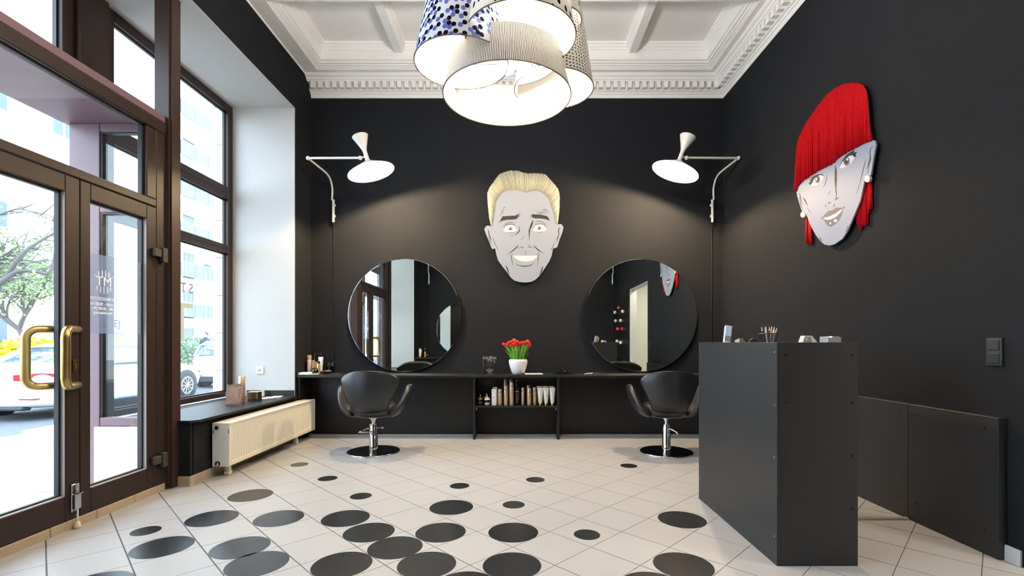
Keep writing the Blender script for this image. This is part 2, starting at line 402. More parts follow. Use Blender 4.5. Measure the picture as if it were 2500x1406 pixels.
# side screens of the porch
def screen(nm, y, s):
    r = struct(nm, (-3.0, y, 0))
    y0, y1 = y-0.03, y+0.03
    bars(r, [(-3.36, -3.13, y0, y1, 0.0, 2.735), (-2.80, -2.735, y0, y1, 0.0, 2.735), (-3.13, -2.80, y0, y1, 0.47, 0.535), (-3.13, -2.80, y0, y1, 2.07, 2.20), (-3.13, -2.80, y0, y1, 2.675, 2.735)], brown_lit)
    for a, b in ((0.535, 2.07), (2.20, 2.675)):
        MB().box(-3.13, -3.118, y0+0.01, y1-0.01, a, b).box(-2.812, -2.80, y0+0.01, y1-0.01, a, b).box(-3.118, -2.812, y0+0.01, y1-0.01, b-0.012, b).build('gasket', gasket, r)
        MB().box(-3.13, -2.80, y-0.004, y+0.004, a, b).build('pane', glass, r)
    MB().bbox(-3.165, -2.74, y0-0.012*s, y1-0.012*s, 0.0, 0.468, b=0.004).build('stone_plinth', stone, r)
    return r
screen('window_4', 3.61, 1); screen('window_5', 1.75, -1)
# door frame, transom light
dr = struct('door_1', (-2.665, 2.68, 0))
XI, XO = -2.63, -2.70
bars(dr, [(XO, XI, 3.48, 3.565, 0.0, 2.72), (XO, XI, 1.79, 1.875, 0.0, 2.72), (XO, XI, 1.875, 3.48, 2.08, 2.135), (XO, XI+0.008, 1.79, 3.565, 2.64, 2.725)], name='door_frame')
bars(dr, [(XO, XI, 3.392, 3.48, 2.135, 2.64), (XO, XI, 1.875, 1.96, 2.135, 2.64)], name='door_frame')
MB().box(-2.671, -2.663, 1.96, 3.392, 2.135, 2.64).build('transom_pane', glass, dr)
MB().box(-2.682, -2.655, 3.376, 3.392, 2.135, 2.64).box(-2.682, -2.655, 1.96, 3.392, 2.628, 2.64).box(-2.682, -2.655, 1.96, 1.975, 2.135, 2.64).build('gasket', gasket, dr)
def leaf(y0, y1, a, b):
    """one door leaf between y0 and y1 with stiles a, b"""
    L = MB()
    for s in ((XO, XI, y0, y0+a, 0.055, 2.074), (XO, XI, y1-b, y1, 0.055, 2.074), (XO, XI, y0+a, y1-b, 0.055, 0.205), (XO, XI, y0+a, y1-b, 1.975, 2.074)):
        L.bbox(*s, b=0.004)
    o = L.build('door_leaf', brown, dr)
    MB().box(XI-0.030, XI-0.002, y1-b-0.002, y1-b+0.0012-0.0012, 0.205, 1.975).box(XI-0.030, XI-0.002, y0+a, y1-b, 0.203, 0.2065).build('lit_reveal', lit_reveal_m, o)  # strips coloured as the sky-lit inner edges of stile and rail
    MB().box(-2.676, -2.656, y1-b-0.014, y1-b, 0.205, 1.975).box(-2.676, -2.656, y0+a, y0+a+0.012, 0.205, 1.975).box(-2.676, -2.656, y0+a, y1-b, 1.963, 1.975).box(-2.676, -2.656, y0+a, y1-b, 0.205, 0.215).build('gasket', gasket, o)
    MB().box(-2.670, -2.662, y0+a, y1-b, 0.205, 1.975).build('pane', glass, o)
    return o
leafR = leaf(2.876, 3.478, 0.070, 0.088)
leafL = leaf(1.877, 2.872, 0.088, 0.092)
# pull handles (inside and street side)
def pull(side):
    xs = XI if side > 0 else XO
    gx, gy = xs+side*0.078, 2.70; my = 2.860
    zt, zb = 1.175, 0.845; pts = [Vector((xs-side*0.002, my, zt))]
    def arc(c, z, sgn):
        out = []
        for k in range(7):
            t = PI/2*k/6
            out.append((math.sin(t), math.cos(t)))
        return out
    d = Vector((gx-xs, gy-my, 0)); L = d.length; d.normalize(); R = 0.055
    a = Vector((xs, my, zt))
    pts.append(a+d*(L-R))
    for k in range(1, 8):
        t = PI/2*k/8; pts.append(a+d*(L-R+R*math.sin(t))+Vector((0,0,-R+R*math.cos(t))))
    pts.append(Vector((gx, gy, zt-R)))
    pts.append(Vector((gx, gy, zb+R)))
    b = Vector((xs, my, zb))
    for k in range(1, 8):
        t = PI/2*k/8; pts.append(b+d*(L-R+R*math.cos(t))+Vector((0,0,R-R*math.sin(t))))
    pts.append(b+d*(L-R)); pts.append(Vector((xs-side*0.002, my, zb)))
    h = MB().tube(pts, 0.0225, 16); 
    o = h.build('pull_handle', brass, leafL, smooth=True, angle=50)
    return o
pull(1); pull(-1)
lk = MB().bbox(XI, XI+0.008, 2.822, 2.846, 0.925, 0.995, b=0.002); lk.build('lock_plate', mat('bronze_plate', (98,80,58), 0.35, 0.8), leafL)
MB().cyl((XI+0.006, 2.834, 0.965), (XI+0.014, 2.834, 0.965), 0.009, 14).box(XI+0.006, XI+0.013, 2.829, 2.839, 0.942, 0.965).build('lock_cylinder', gold, leafL)
# foot operated door holder
dh = MB().bbox(XI, XI+0.030, 2.813, 2.853, 0.115, 0.205, b=0.004).bbox(XI, XI+0.010, 2.810, 2.856, 0.10, 0.262, b=0.003)
dh.cyl((XI+0.022, 2.833, 0.205), (XI+0.022, 2.833, 0.268), 0.009, 12); dh.box(XI+0.005, XI+0.044, 2.818, 2.850, 0.205, 0.211)
dh.build('door_holder', steel, leafL)
MB().cyl((XI+0.022, 2.833, 0.04), (XI+0.022, 2.833, 0.12), 0.006, 12).build('holder_rod', chrome, leafL)
MB().lathe([(0.016, 0.002), (0.017, 0.012), (0.011, 0.04)], (XI+0.022, 2.833, 0.0), 16).build('holder_foot', mat('cream_rubber', (222,212,188), 0.7), leafL, smooth=True)
for z in (1.745, 0.245):
    MB().bbox(XI, XI+0.032, 3.425, 3.492, z-0.028, z+0.030, b=0.004).bbox(XI+0.006, XI+0.040, 3.496, 3.545, z-0.062, z+0.045, b=0.005).build('hinge', mat('grey_metal', (66,64,62), 0.45, 0.3), dr)
for px in (360, 383):
    pass
# threshold and skirting
bl = struct('baseboard_left', (-2.63, 2.6, 0))
ys = [1.80, 2.10, 2.395, 2.69, 2.985, 3.28, 3.565]
for a, b in zip(ys[:-1], ys[1:]): MB().bbox(-2.66, -2.627, a+0.0015, b-0.0015, -0.004, 0.054, b=0.003).build('skirting_tile', skirt_m, bl)
MB().bbox(-2.60, XL-0.004, 3.652, 3.668, -0.004, 0.073, b=0.003).build('skirting_tile', skirt_m, bl)
y = 3.652
while y < 5.35:
    MB().bbox(XL-0.02, XL-0.001, y+0.0015, min(y+0.30, 5.36)-0.0015, -0.004, 0.073, b=0.003).build('skirting_tile', skirt_m, bl); y += 0.30
br = struct('baseboard_right', (XR, 2.38, 0))
MB().bbox(XR-0.014, XR+0.001, 2.345, 2.47, -0.003, 0.078, b=0.003).build('skirting_tile', mat('pale_skirting', (206,206,208), 0.6, var=0.08, scale=80), br)

# lettering and films on the glass
txt_w = mat('white_vinyl', (240,242,246), 0.6); txt_b = mat('beige_vinyl', (206,200,178), 0.6); txt_g = mat('grey_vinyl', (104,104,104), 0.6)
fx = -2.6605
film = MB().box(fx-0.0005, fx, 2.952, 3.386, 1.155, 1.655).build('frosted_film', frost, leafR)
INW = lambda p: frame_mat(p, (0,-1,0), (0,0,1))      # reads correctly from the street (-X side)
MT = text('film_lettering', 'MT', 0.085, INW((fx+0.0012, 3.075, 1.485)), txt_w, leafR)
ring = MB()
for k in range(11):
    yy = 3.075+(k-5)*0.0125; hh = math.sqrt(max(0.0001, 0.075**2-(yy-3.075)**2))
    ring.box(fx, fx+0.001, yy-0.0022, yy+0.0022, 1.485-hh, 1.485-0.03) if k % 2 else ring.box(fx, fx+0.001, yy-0.0022, yy+0.0022, 1.485+0.035, 1.485+hh)
ring.build('film_emblem', txt_w, leafR)
for k, s in enumerate(('\u00d6FFNUNGSZEITEN', 'Di - Fr 10:00 - 20:00 Uhr', 'Sa 10:00 - 20:00 Uhr', 'nach Vereinbarung')):
    text('film_lettering', s, 0.026 if k else 0.028, INW((fx+0.0012, 3.095, 1.375-(0 if k == 0 else 0.008)-k*0.027)), txt_w, leafR)
gx = -3.2295
text('glass_lettering', 'S T', 0.135, INW((gx, 4.665, 1.62)), txt_g, w1)
text('glass_lettering', 'T', 0.52, INW((gx, 4.60, 1.28)), beige_film, w1)
vio = mat('violet_vinyl', (96,88,128), 0.6)
for tx, ty_, tz, sz in (('EJ', 3.855, 1.245, 0.085), ('TEIN.', 3.875, 1.150, 0.058)):
    text('glass_lettering', tx, sz, frame_mat((gx+0.0012, ty_, tz), (0,1,0), (0,0,1)), vio, w1)
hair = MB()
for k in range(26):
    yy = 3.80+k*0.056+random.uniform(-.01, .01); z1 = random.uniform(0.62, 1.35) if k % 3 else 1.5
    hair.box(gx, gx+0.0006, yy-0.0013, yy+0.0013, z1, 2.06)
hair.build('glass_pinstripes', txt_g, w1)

# ------------------------------------------------------------------ window sill with grille
sill = thing('window_sill', 'black laminate window sill above the white radiator', 'sill', (-2.85, 4.5, 0.48))
MB().prism([(-3.03,3.655,0.5),(-2.505,3.655,0.5),(-2.465,3.70,0.5),(-2.465,5.35,0.5),(-3.03,5.35,0.5)], [(-3.03,3.655,0.48),(-2.505,3.655,0.48),(-2.465,3.70,0.48),(-2.465,5.35,0.48),(-3.03,5.35,0.48)]).build('board', lam_black, sill)
for k in range(5):
    MB().bbox(-3.18+k*0.028, -3.158+k*0.028, 3.70, 5.35, 0.482, 0.499, b=0.002).build('grille_slat', lam_black, sill)
MB().box(-3.03, XL-0.005, 5.338, 5.351, 0.50, 0.562).build('upstand', lam_black, sill)
s2 = MB().box(-3.18, -2.465, 0.01, 1.655, 0.48, 0.5).build('window_sill', lam_black)
tag(s2, 'black window sill of the near alcove, seen only in the mirror', 'sill')

# ------------------------------------------------------------------ styling counter along the back wall
def styling_counter(name, label):
    r = thing(name, label, 'counter', (-0.02, 5.57, 0))
    MB().bbox(XL+0.006, XR-0.004, 5.38, 5.765, 0.700, 0.732, b=0.003).build('worktop', lam_black, r)
    for x0, x1 in ((-0.512, -0.489), (0.437, 0.460)):
        MB().bbox(x0, x1, 5.40, 5.722, 0.001, 0.70, b=0.002).build('support_panel', lam_black, r)
    MB().bbox(XL+0.012, XL+0.035, 5.40, 5.722, 0.452, 0.70, b=0.002).build('support_panel', lam_black, r)
    MB().bbox(XR-0.035, XR-0.012, 5.40, 5.722, 0.001, 0.70, b=0.002).build('support_panel', lam_black, r)
    sh = MB().bbox(-0.489, 0.437, 5.41, 5.722, 0.358, 0.379, b=0.002).build('shelf', lam_black, r)
    for x0, x1 in ((XL+0.035, -0.512), (-0.489, 0.437), (0.460, XR-0.035)):
        p = MB().box(x0, x1, 5.724, 5.765, 0.012, 0.70).build('back_panel', lam_black, r)
        if x0 > -0.5 and x1 < 0.5:
            for hx in (-0.36, 0.33):
                MB().box(hx-0.055, hx+0.085, 5.7215, 5.7245, 0.575, 0.655).build('cable_opening', plastic_b, p)
        else:
            for hx in (x0+0.25, (x0+x1)/2, x1-0.25):
                for hz in (0.06, 0.665): MB().sphere((hx, 5.723, hz), 0.006, 8, (1,0.5,1)).build('screw_cap', plastic_b, p)
    for zz, xx in ((0.32, -0.475), (0.32, 0.423)):
        MB().bbox(xx-0.004, xx+0.004, 5.425, 5.435, 0.325, 0.358, b=0.001).build('shelf_bracket', steel, r)
    return r
counter = styling_counter('styling_counter', 'long black styling counter with open shelf along the back wall')
c2 = copy_tree(counter); c2.location = (-0.015, YF+0.21, 0); c2.rotation_euler = (0,0,PI)
c2['label'] = 'black styling counter on the opposite wall, seen only in the left mirror'

# ------------------------------------------------------------------ round mirrors
def wall_mirror(cx, cz, label):
    r = thing('wall_mirror', label, 'mirror', (cx, 5.76, cz), 'round wall mirrors')
    MB().lathe([(0.672, 0), (0.672, 0.004)], (cx, 5.739, cz), 96, (0,-1,0)).build('mirror_glass', mirror_m, r)
    MB().lathe([(0.6722, -0.0005), (0.6750, 0.0), (0.6750, 0.0045), (0.6722, 0.005)], (cx, 5.739, cz), 96, (0,-1,0), caps=False).build('polished_edge', mirror_edge, r)
    MB().lathe([(0.52, 0), (0.52, 0.036)], (cx, YB-0.001, cz), 48, (0,-1,0)).build('backing_board', lam_black, r)
    return r
m1 = wall_mirror(X(987.5, 5.735), Z(770, 5.735), 'round frameless mirror behind the left chair, reflecting the entrance door')
m2 = wall_mirror(X(1565, 5.735), Z(770, 5.735), 'round frameless mirror behind the right chair, reflecting a doorway')
for m_, xx, lb in ((m1, -1.36, 'round mirror on the opposite wall, seen inside the left mirror'),):
    c = copy_tree(m_); c.location = (xx, YF+0.02, m_.location.z); c.rotation_euler = (0,0,PI); c['label'] = lb

# ------------------------------------------------------------------ wall lamps
bulb_lamp = emis('lamp_bulb', WARM, LAMP_W); bulb_dim = emis('lamp_bulb_dim', WARM, LAMP_W*0.06)
def bez(pts, n=10):
    """Catmull-Rom through points"""
    pts = [Vector(p) for p in pts]; q = [pts[0]*2-pts[1]] + pts + [pts[-1]*2-pts[-2]]; out = []
    for i in range(1, len(q)-2):
        for k in range(n):
            t = k/n; a, b, c, d = q[i-1], q[i], q[i+1], q[i+2]
            out.append(0.5*((2*b)+(c-a)*t+(2*a-5*b+4*c-d)*t*t+(3*b-a-3*c+d)*t**3))
    out.append(pts[-1]); return out
def wall_lamp(sx, label):
    """sx=1: the left lamp; -1 mirrors it about x=0.052"""
    def m(p):
        p = Vector(p)
        if sx < 0: p.x = 0.104-p.x
        return p
    r = thing('wall_lamp', label, 'lamp', m((-2.212, 5.775, 2.53)), 'swing arm wall lamps')
    t = MB().cyl(m((-2.212, 5.725, 2.532)), m((-2.212, 5.725, 2.80)), 0.0145, 16); t.build('wall_tube', lamp_white, r, smooth=True, angle=40)
    for zb in (2.60, 2.73): MB().bbox(*sorted((m((-2.222,0,0)).x, m((-2.202,0,0)).x)), 5.735, 5.781, zb, zb+0.03, b=0.003).build('wall_bracket', lamp_white, r)
    zz = [(810.6,489,5.725),(811.2,462,5.72),(807.7,442,5.66),(802,429.5,5.60),(793.8,420,5.54),(772.5,402.5,5.42),(752,386,5.30)]
    rod = bez([m(P(a, b, y)) for a, b, y in zz], 8)
    MB().tube(rod, 0.0105, 12).build('bent_rod', lamp_white, r, smooth=True, angle=50)
    j1 = m(P(752, 386, 5.30)); j2 = m(P(879.5, 385.5, 5.12))
    MB().sphere(j1, 0.0225, 16).build('ball_joint', lamp_white, r, smooth=True)
    MB().cyl(j1, j2, 0.0125, 14).build('swing_arm', lamp_white, r, smooth=True, angle=40)
    jb = MB().sphere(j2, 0.0225, 16); jb.build('ball_joint', lamp_white, r, smooth=True)
    nb = m(P(897.4, 391.5, 5.10))
    tilt = 0.31 if sx > 0 else 0.36
    up = Vector((-tilt*sx, 0.0, 1)).normalized()
    MB().cyl(j2, nb+up*0.045, 0.0085, 10).build('head_arm', lamp_white, r, smooth=True, angle=40)
    outer = [(0.2475,-0.132),(0.246,-0.129),(0.20,-0.104),(0.12,-0.060),(0.05,-0.020),(0.027,-0.004),(0.0225,0.012),(0.0215,0.095),(0.026,0.122),(0.045,0.172),(0.066,0.222),(0.085,0.268)]
    inner = [(0.083,0.268),(0.064,0.222),(0.043,0.172),(0.022,0.122),(0.004,0.115)]
    low = [(0.2440,-0.1285),(0.198,-0.1015),(0.118,-0.0575),(0.048,-0.0175),(0.004,-0.010)]
    MB().lathe(list(reversed(low))+outer+inner, nb, 48, up, caps=True).build('lamp_shade', lamp_white, r, smooth=True, angle=60)
    MB().cyl(nb-up*0.012, nb-up*0.05, 0.018, 14).build('socket', plastic_w, r, smooth=True, angle=40)
    MB().sphere(nb-up*0.076, 0.032, 14).build('bulb', bulb_lamp, r, smooth=True)
    # black flex running down to the counter
    a = m((-2.212, 5.73, 2.531)); 
    cp = [a, m((-2.222, 5.765, 2.42)), m((-2.226, 5.772, 1.9)), m((-2.219, 5.772, 1.3)), m((-2.216, 5.772, 0.90))]
    MB().tube(bez(cp, 8), 0.0045, 8).build('power_cord', plastic_b, r, smooth=True)
    return r
lampL = wall_lamp(1, 'white swing arm wall lamp with cone shade above the left mirror')
lampR = wall_lamp(-1, 'white swing arm wall lamp with cone shade above the right mirror')
for src, xx, lb in ((lampR, -2.215, 'swing arm lamp on the opposite wall, its tube seen in the left mirror'), (lampL, 2.32, 'swing arm lamp on the opposite wall, its tube seen in the right mirror')):
    c = copy_tree(src); c.location = (xx, YF+0.005, 2.53); c.rotation_euler = (0,0,PI); c['label'] = lb
    for o in c.children:
        if o.name.startswith('bulb'): o.data = o.data.copy(); o.data.materials[0] = bulb_dim

# ------------------------------------------------------------------ chandelier of overlapping printed shades
def shade_mat(name, kind):
    m = bpy.data.materials.new(name); m.use_nodes = True; nt = m.node_tree; nt.nodes.clear(); L = nt.links.new
    N = nt.nodes.new; o = N('ShaderNodeOutputMaterial')
    uv = N('ShaderNodeUVMap'); 
    base = (0.86, 0.83, 0.78)
    def vor(scale, rnd, off=(0,0,0), asp=(1,1,1)):
        mp = N('ShaderNodeMapping'); mp.inputs['Location'].default_value = off; mp.inputs['Scale'].default_value = asp
        v = N('ShaderNodeTexVoronoi'); v.voronoi_dimensions = '2D'; v.inputs['Scale'].default_value = scale; v.inputs['Randomness'].default_value = rnd
        L(uv.outputs[0], mp.inputs[0]); L(mp.outputs[0], v.inputs['Vector']); return v.outputs['Distance']
    def less(sock, t):
        q = N('ShaderNodeMath'); q.operation = 'LESS_THAN'; q.inputs[1].default_value = t; L(sock, q.inputs[0]); return q.outputs[0]
    def mixc(f, a, b):
        q = N('ShaderNodeMix'); q.data_type = 'RGBA'; L(f, q.inputs[0])
        if isinstance(a, tuple): q.inputs[6].default_value = (*a, 1)
        else: L(a, q.inputs[6])
        q.inputs[7].default_value = (*b, 1); return q.outputs[2]
    dark = (0.012, 0.010, 0.014)
    if kind == 'stripes':
        nz = N('ShaderNodeTexNoise'); nz.inputs['Scale'].default_value = 9; L(uv.outputs[0], nz.inputs['Vector'])
        sx = N('ShaderNodeSeparateXYZ'); L(uv.outputs[0], sx.inputs[0])
        ad = N('ShaderNodeMath'); ad.operation = 'MULTIPLY_ADD'; ad.inputs[1].default_value = 0.010; L(nz.outputs['Fac'], ad.inputs[0]); L(sx.outputs[0], ad.inputs[2])
        mu = N('ShaderNodeMath'); mu.operation = 'MULTIPLY'; mu.inputs[1].default_value = 2*PI/0.0086; L(ad.outputs[0], mu.inputs[0])
        si = N('ShaderNodeMath'); si.operation = 'SINE'; L(mu.outputs[0], si.inputs[0])
        col = mixc(less(si.outputs[0], -0.55), base, dark)
    elif kind == 'smalldots':
        col = mixc(less(vor(52, 0.28), 0.24), base, dark)
    elif kind == 'blue':
        c1 = mixc(less(vor(26, 0.72, (0.018, 0.012, 0), (1,0.8,1)), 0.29), (0.80, 0.84, 0.92), (0.13, 0.17, 0.55))
        col = mixc(less(vor(26, 0.72, (0,0,0), (1,0.8,1)), 0.28), c1, dark)
    else:
        col = mixc(less(vor(17, 0.75, (0.3,0.1,0), (1.25,0.7,1)), 0.20), base, dark)
    d = N('ShaderNodeBsdfDiffuse'); t = N('ShaderNodeBsdfTranslucent'); mx = N('ShaderNodeMixShader'); mx.inputs[0].default_value = 0.20
    L(col, d.inputs[0]); L(col, t.inputs[0]); L(d.outputs[0], mx.inputs[1]); L(t.outputs[0], mx.inputs[2]); L(mx.outputs[0], o.inputs[0])
    return m
lining = mat('shade_lining', (244,240,230), 0.8, var=0.01)
rim_m = mat('shade_rim', (120,96,70), 0.6)
CH = (0.0, 2.70)
ch = thing('chandelier', 'large pendant light of overlapping patterned drum shades under the ceiling', 'lamp', (CH[0], CH[1], ZC))
bulb_ch = emis('chandelier_bulb', (1.0, 0.92, 0.79), CHAN_W)
def drum(c, rb, rt, h, kind, a0=0.0):
    n = 72; org = ORG[ch]; c = Vector(c)
    vs = []; fs = []; uvs = []
    for k in range(2):
        for i in range(n+1):
            a = a0+2*PI*i/n; r = (rb, rt)[k]
            vs.append(tuple(c+Vector((r*math.cos(a), r*math.sin(a), k*h))-org))
    for i in range(n): fs.append((i, i+1, n+1+i+1, n+1+i))
    me = bpy.data.meshes.new('lamp_shade'); me.from_pydata(vs, [], fs)
    ul = me.uv_layers.new(name='UVMap'); rm = (rb+rt)/2
    for li, lp in enumerate(me.loops):
        vi = lp.vertex_index; i = vi % (n+1); k = vi//(n+1)
        ul.data[li].uv = (2*PI*rm*i/n, k*h)
    me.materials.append(shade_mat('shade_'+kind, kind)); me.shade_smooth()
    o = bpy.data.objects.new('lamp_shade', me); COL.objects.link(o); o.parent = ch; ORG[o] = org
    # white lining 3 mm inside, with thickness
    q = MB().lathe([(rb-0.003, 0.001), (rt-0.003, h-0.001)], c, n, caps=False); q.build('shade_lining', shade_lining_m, o, smooth=True)
    MB().lathe([(rb+0.001, 0.0), (rb+0.001, 0.004), (rb-0.004, 0.004), (rb-0.004, 0.0)], c, n, caps=False).build('shade_rim', rim_m, o)
    MB().lathe([(rt+0.001, h-0.004), (rt+0.001, h), (rt-0.004, h), (rt-0.004, h-0.004)], c, n, caps=False).build('shade_rim', rim_m, o)
    return o
def lining_mat():
    m = bpy.data.materials.new('shade_lining_film'); m.use_nodes = True; nt = m.node_tree; nt.nodes.clear()
    o = nt.nodes.new('ShaderNodeOutputMaterial'); d = nt.nodes.new('ShaderNodeBsdfDiffuse'); t = nt.nodes.new('ShaderNodeBsdfTranslucent'); mx = nt.nodes.new('ShaderNodeMixShader')
    d.inputs[0].default_value = (0.9, 0.88, 0.83, 1); t.inputs[0].default_value = (0.9, 0.86, 0.8, 1); mx.inputs[0].default_value = 0.25
    nt.links.new(d.outputs[0], mx.inputs[1]); nt.links.new(t.outputs[0], mx.inputs[2]); nt.links.new(mx.outputs[0], o.inputs[0]); return m
shade_lining_m = lining_mat()
drums = [((-0.064, 2.68, 2.468), 0.357, 0.300, 0.225, 'stripes', -PI/2), ((-0.302, 2.55, 2.575), 0.250, 0.165, 0.42, 'blue', 0.4),
         ((0.212, 2.90, 2.625), 0.240, 0.165, 0.50, 'smalldots', 2.0), ((0.010, 2.45, 2.652), 0.283, 0.215, 0.36, 'spots', 1.0), ((0.22, 2.74, 2.93), 0.14, 0.10, 0.28, 'spots2', 0.2)]
for d in drums: drum(*d)
MB().cyl((0, 2.70, 3.32), (0, 2.70, ZC), 0.006, 10).build('suspension_cable', plastic_w, ch)
MB().lathe([(0.075, 0), (0.07, -0.05)], (0, 2.70, ZC), 32).build('ceiling_rose', plastic_w, ch, smooth=True, angle=40)
MB().lathe([(0.03, 3.02), (0.045, 3.05), (0.045, 3.28), (0.02, 3.33)], (0, 2.70, 0), 24).build('lamp_holder', plastic_w, ch, smooth=True, angle=40)
for bx, by, bz in ((-0.064, 2.68, 2.64), (-0.30, 2.55, 2.90), (0.212, 2.90, 3.01), (0.0, 2.50, 2.93), (0.22, 2.74, 3.12)):
    MB().sphere((bx, by, bz), 0.045, 16).build('bulb', bulb_ch, ch, smooth=True)
    MB().cyl((bx, by, bz+0.04), (bx, by, bz+0.09), 0.018, 12).build('socket', plastic_w, ch)
    MB().tube([(bx, by, bz+0.09), (bx*0.6, by*0.6+2.70*0.4, bz+0.20), (0, 2.70, 3.10 if bz < 2.9 else 3.15)], 0.006, 8).build('lamp_arm', plastic_w, ch)
bulb_added = emis('uplight_bulb', (1.0, 0.94, 0.86), UP_W)
for bx, by in ((-0.12, 2.64), (0.13, 2.62), (0.0, 2.86)):  # out-of-view bulbs, added to throw more light on the ceiling
    MB().sphere((bx, by, 3.36), 0.045, 16).build('bulb', bulb_added, ch, smooth=True)
    MB().cyl((bx, by, 3.27), (bx, by, 3.32), 0.018, 12).tube([(0, 2.70, 3.22), (bx, by, 3.275)], 0.006, 8).build('socket', plastic_w, ch)
for c, rb, rt, h, _, _ in drums[:3]:
    MB().cyl((c[0]-rt*0.9, c[1], c[2]+h*0.82), (c[0]+rt*0.9, c[1], c[2]+h*0.82), 0.003, 6).build('shade_spider', steel, ch)

# ------------------------------------------------------------------ styling chairs
def styling_chair(label):
    r = thing('styling_chair', label, 'chair', (0,0,0), 'swivel styling chairs')
    # backrest shell: outer grid + inner grid
    def hw(t):   # half width over height 0..1
        pts = [(0,0.135),(0.06,0.160),(0.15,0.172),(0.3,0.196),(0.5,0.234),(0.7,0.270),(0.82,0.288),(0.90,0.291),(0.95,0.286),(0.985,0.274),(1.0,0.255)]
        for a, b in zip(pts[:-1], pts[1:]):
            if t <= b[0]: return a[1]+(b[1]-a[1])*(t-a[0])/(b[0]-a[0])
        return pts[-1][1]
    def back_pt(s, t, off):
        z = 0.362+t*0.468; W = hw(t)
        y0 = -0.215-0.03*math.sin(PI*min(1, t*0.9))-0.03*t
        if t < 0.25: y0 += (0.25-t)**2*2.2
        y = y0+0.13*(s*s)*(0.45+0.55*t)
        z -= 0.020*s*s*t**3 + 0.055*s**6*t**4
        return Vector((s*W*(1-0.05*off), y+off*0.075, z-0.02*off*t))
    ss = [-1,-0.86,-0.6,-0.3,0,0.3,0.6,0.86,1]; tt = [0,0.06,0.15,0.3,0.5,0.7,0.82,0.9,0.95,0.985,1.0]
    b = MB(); n = len(ss); m = len(tt)
    for off in (0, 1):
        for t in tt:
            for s in ss: b.v.append(tuple(back_pt(s, t, off)))
    q = n*m
    for j in range(m-1):
        for i in range(n-1):
            b.f.append((j*n+i, j*n+i+1, (j+1)*n+i+1, (j+1)*n+i)); b.f.append((q+j*n+i, q+(j+1)*n+i, q+(j+1)*n+i+1, q+j*n+i+1))
        for i in (0, n-1): b.f.append((j*n+i, (j+1)*n+i, q+(j+1)*n+i, q+j*n+i))
    for i in range(n-1):
        b.f.append((i, i+1, q+i+1, q+i)); k = (m-1)*n; b.f.append((k+i, k+i+1, q+k+i+1, q+k+i))
    subsurf(b.build('backrest', leather, r, smooth=True), 2)
    # arms: curved wings that leave the shell low at the side, sweep out and up
    for sg in (-1, 1):
        a = MB(); path = [(0.160,0.372,-0.13,0.10),(0.215,0.395,-0.155,0.19),(0.268,0.445,-0.145,0.25),(0.305,0.515,-0.11,0.27),(0.330,0.590,-0.055,0.255),(0.343,0.645,0.01,0.225),(0.346,0.668,0.05,0.19)]
        rows = []
        for i, (x, z, ya, yb) in enumerate(path):
            p0 = path[max(i-1, 0)]; p1 = path[min(i+1, len(path)-1)]
            tx, tz = p1[0]-p0[0], p1[1]-p0[1]; l = math.hypot(tx, tz); nx, nz = tz/l, -tx/l
            th = (0.028, 0.046, 0.050, 0.049, 0.046, 0.038, 0.020)[i]
            ring = []
            for k in range(10):
                an = 2*PI*k/10; cy = (ya+yb)/2+math.cos(an)*(yb-ya)/2; o = math.sin(an)*th
                ring.append(Vector((sg*(x+nx*o), cy, z+nz*o)))
            rows.append(ring)
        a.grid(rows, closeu=True); a.f += [tuple(range(10)), tuple(reversed(range(60, 70)))]
        subsurf(a.build('armrest', leather, r, smooth=True), 2)
    # seat cushion
    st = MB(); rows = []
    for z, k in ((0.345,0.50),(0.360,0.86),(0.395,0.98),(0.440,1.0),(0.472,0.95),(0.485,0.72),(0.488,0.3)):
        rows.append([Vector((0.225*k*math.copysign(abs(math.cos(a))**0.7, math.cos(a)), 0.06+0.235*k*math.copysign(abs(math.sin(a))**0.7, math.sin(a)), z)) for a in [2*PI*i/20 for i in range(20)]])
    st.grid(rows, closeu=True); st.f += [tuple(range(20)), tuple(range(120, 140))]
    subsurf(st.build('seat', leather, r, smooth=True), 1)
    MB().lathe([(0.258,0.0),(0.259,0.005),(0.2555,0.0115),(0.250,0.013)], (0,0,0.001), 72, caps=True).build('base_rim', chrome, r, smooth=True, angle=50)
    MB().lathe([(0.2495,0.0125),(0.2490,0.0150),(0.04,0.0165)], (0,0,0.001), 72).build('base_plate', mat('brushed_black_steel', (30,32,36), 0.16, 0.9, var=0.1), r, smooth=True, angle=50)
    MB().lathe([(0.0415,0.016),(0.0415,0.085),(0.0395,0.088),(0.0395,0.250),(0.038,0.252),(0.038,0.285)], (0,0,0), 32).build('hydraulic_cylinder', chrome, r, smooth=True, angle=40)
    MB().lathe([(0.019,0.285),(0.019,0.315),(0.027,0.318),(0.027,0.335),(0.045,0.337),(0.045,0.352)], (0,0,0), 24).build('piston', chrome, r, smooth=True, angle=40)
    pd = MB().tube(bez([(-0.035,-0.02,0.245),(-0.07,-0.06,0.24),(-0.105,-0.10,0.222)], 6), 0.010, 8).tube([(-0.120,-0.10,0.215),(0.02,-0.10,0.219)], 0.0095, 8).tube([(0.03,0,0.245),(0.085,0.0,0.243)], 0.006, 8)
    pd.sphere((0.09,0,0.243), 0.013, 10)
    pd.build('pump_lever', chrome, r, smooth=True, angle=50)
    return r
chairL = styling_chair('black leather styling chair on round base at the left mirror')
chairR = copy_tree(chairL); chairR['label'] = 'black leather styling chair half hidden behind the reception desk'
chairL.location = (X(912,4.80), 4.80, 0); chairL.rotation_euler = (0,0,math.radians(3))
chairR.location = (X(1627,4.78), 4.78, 0); chairR.rotation_euler = (0,0,math.radians(-3))
for o in chairR.children:                       # pump lever points the other way on the right chair
    if o.name.startswith('pump_lever'): o.rotation_euler = (0,0,PI*0.42)

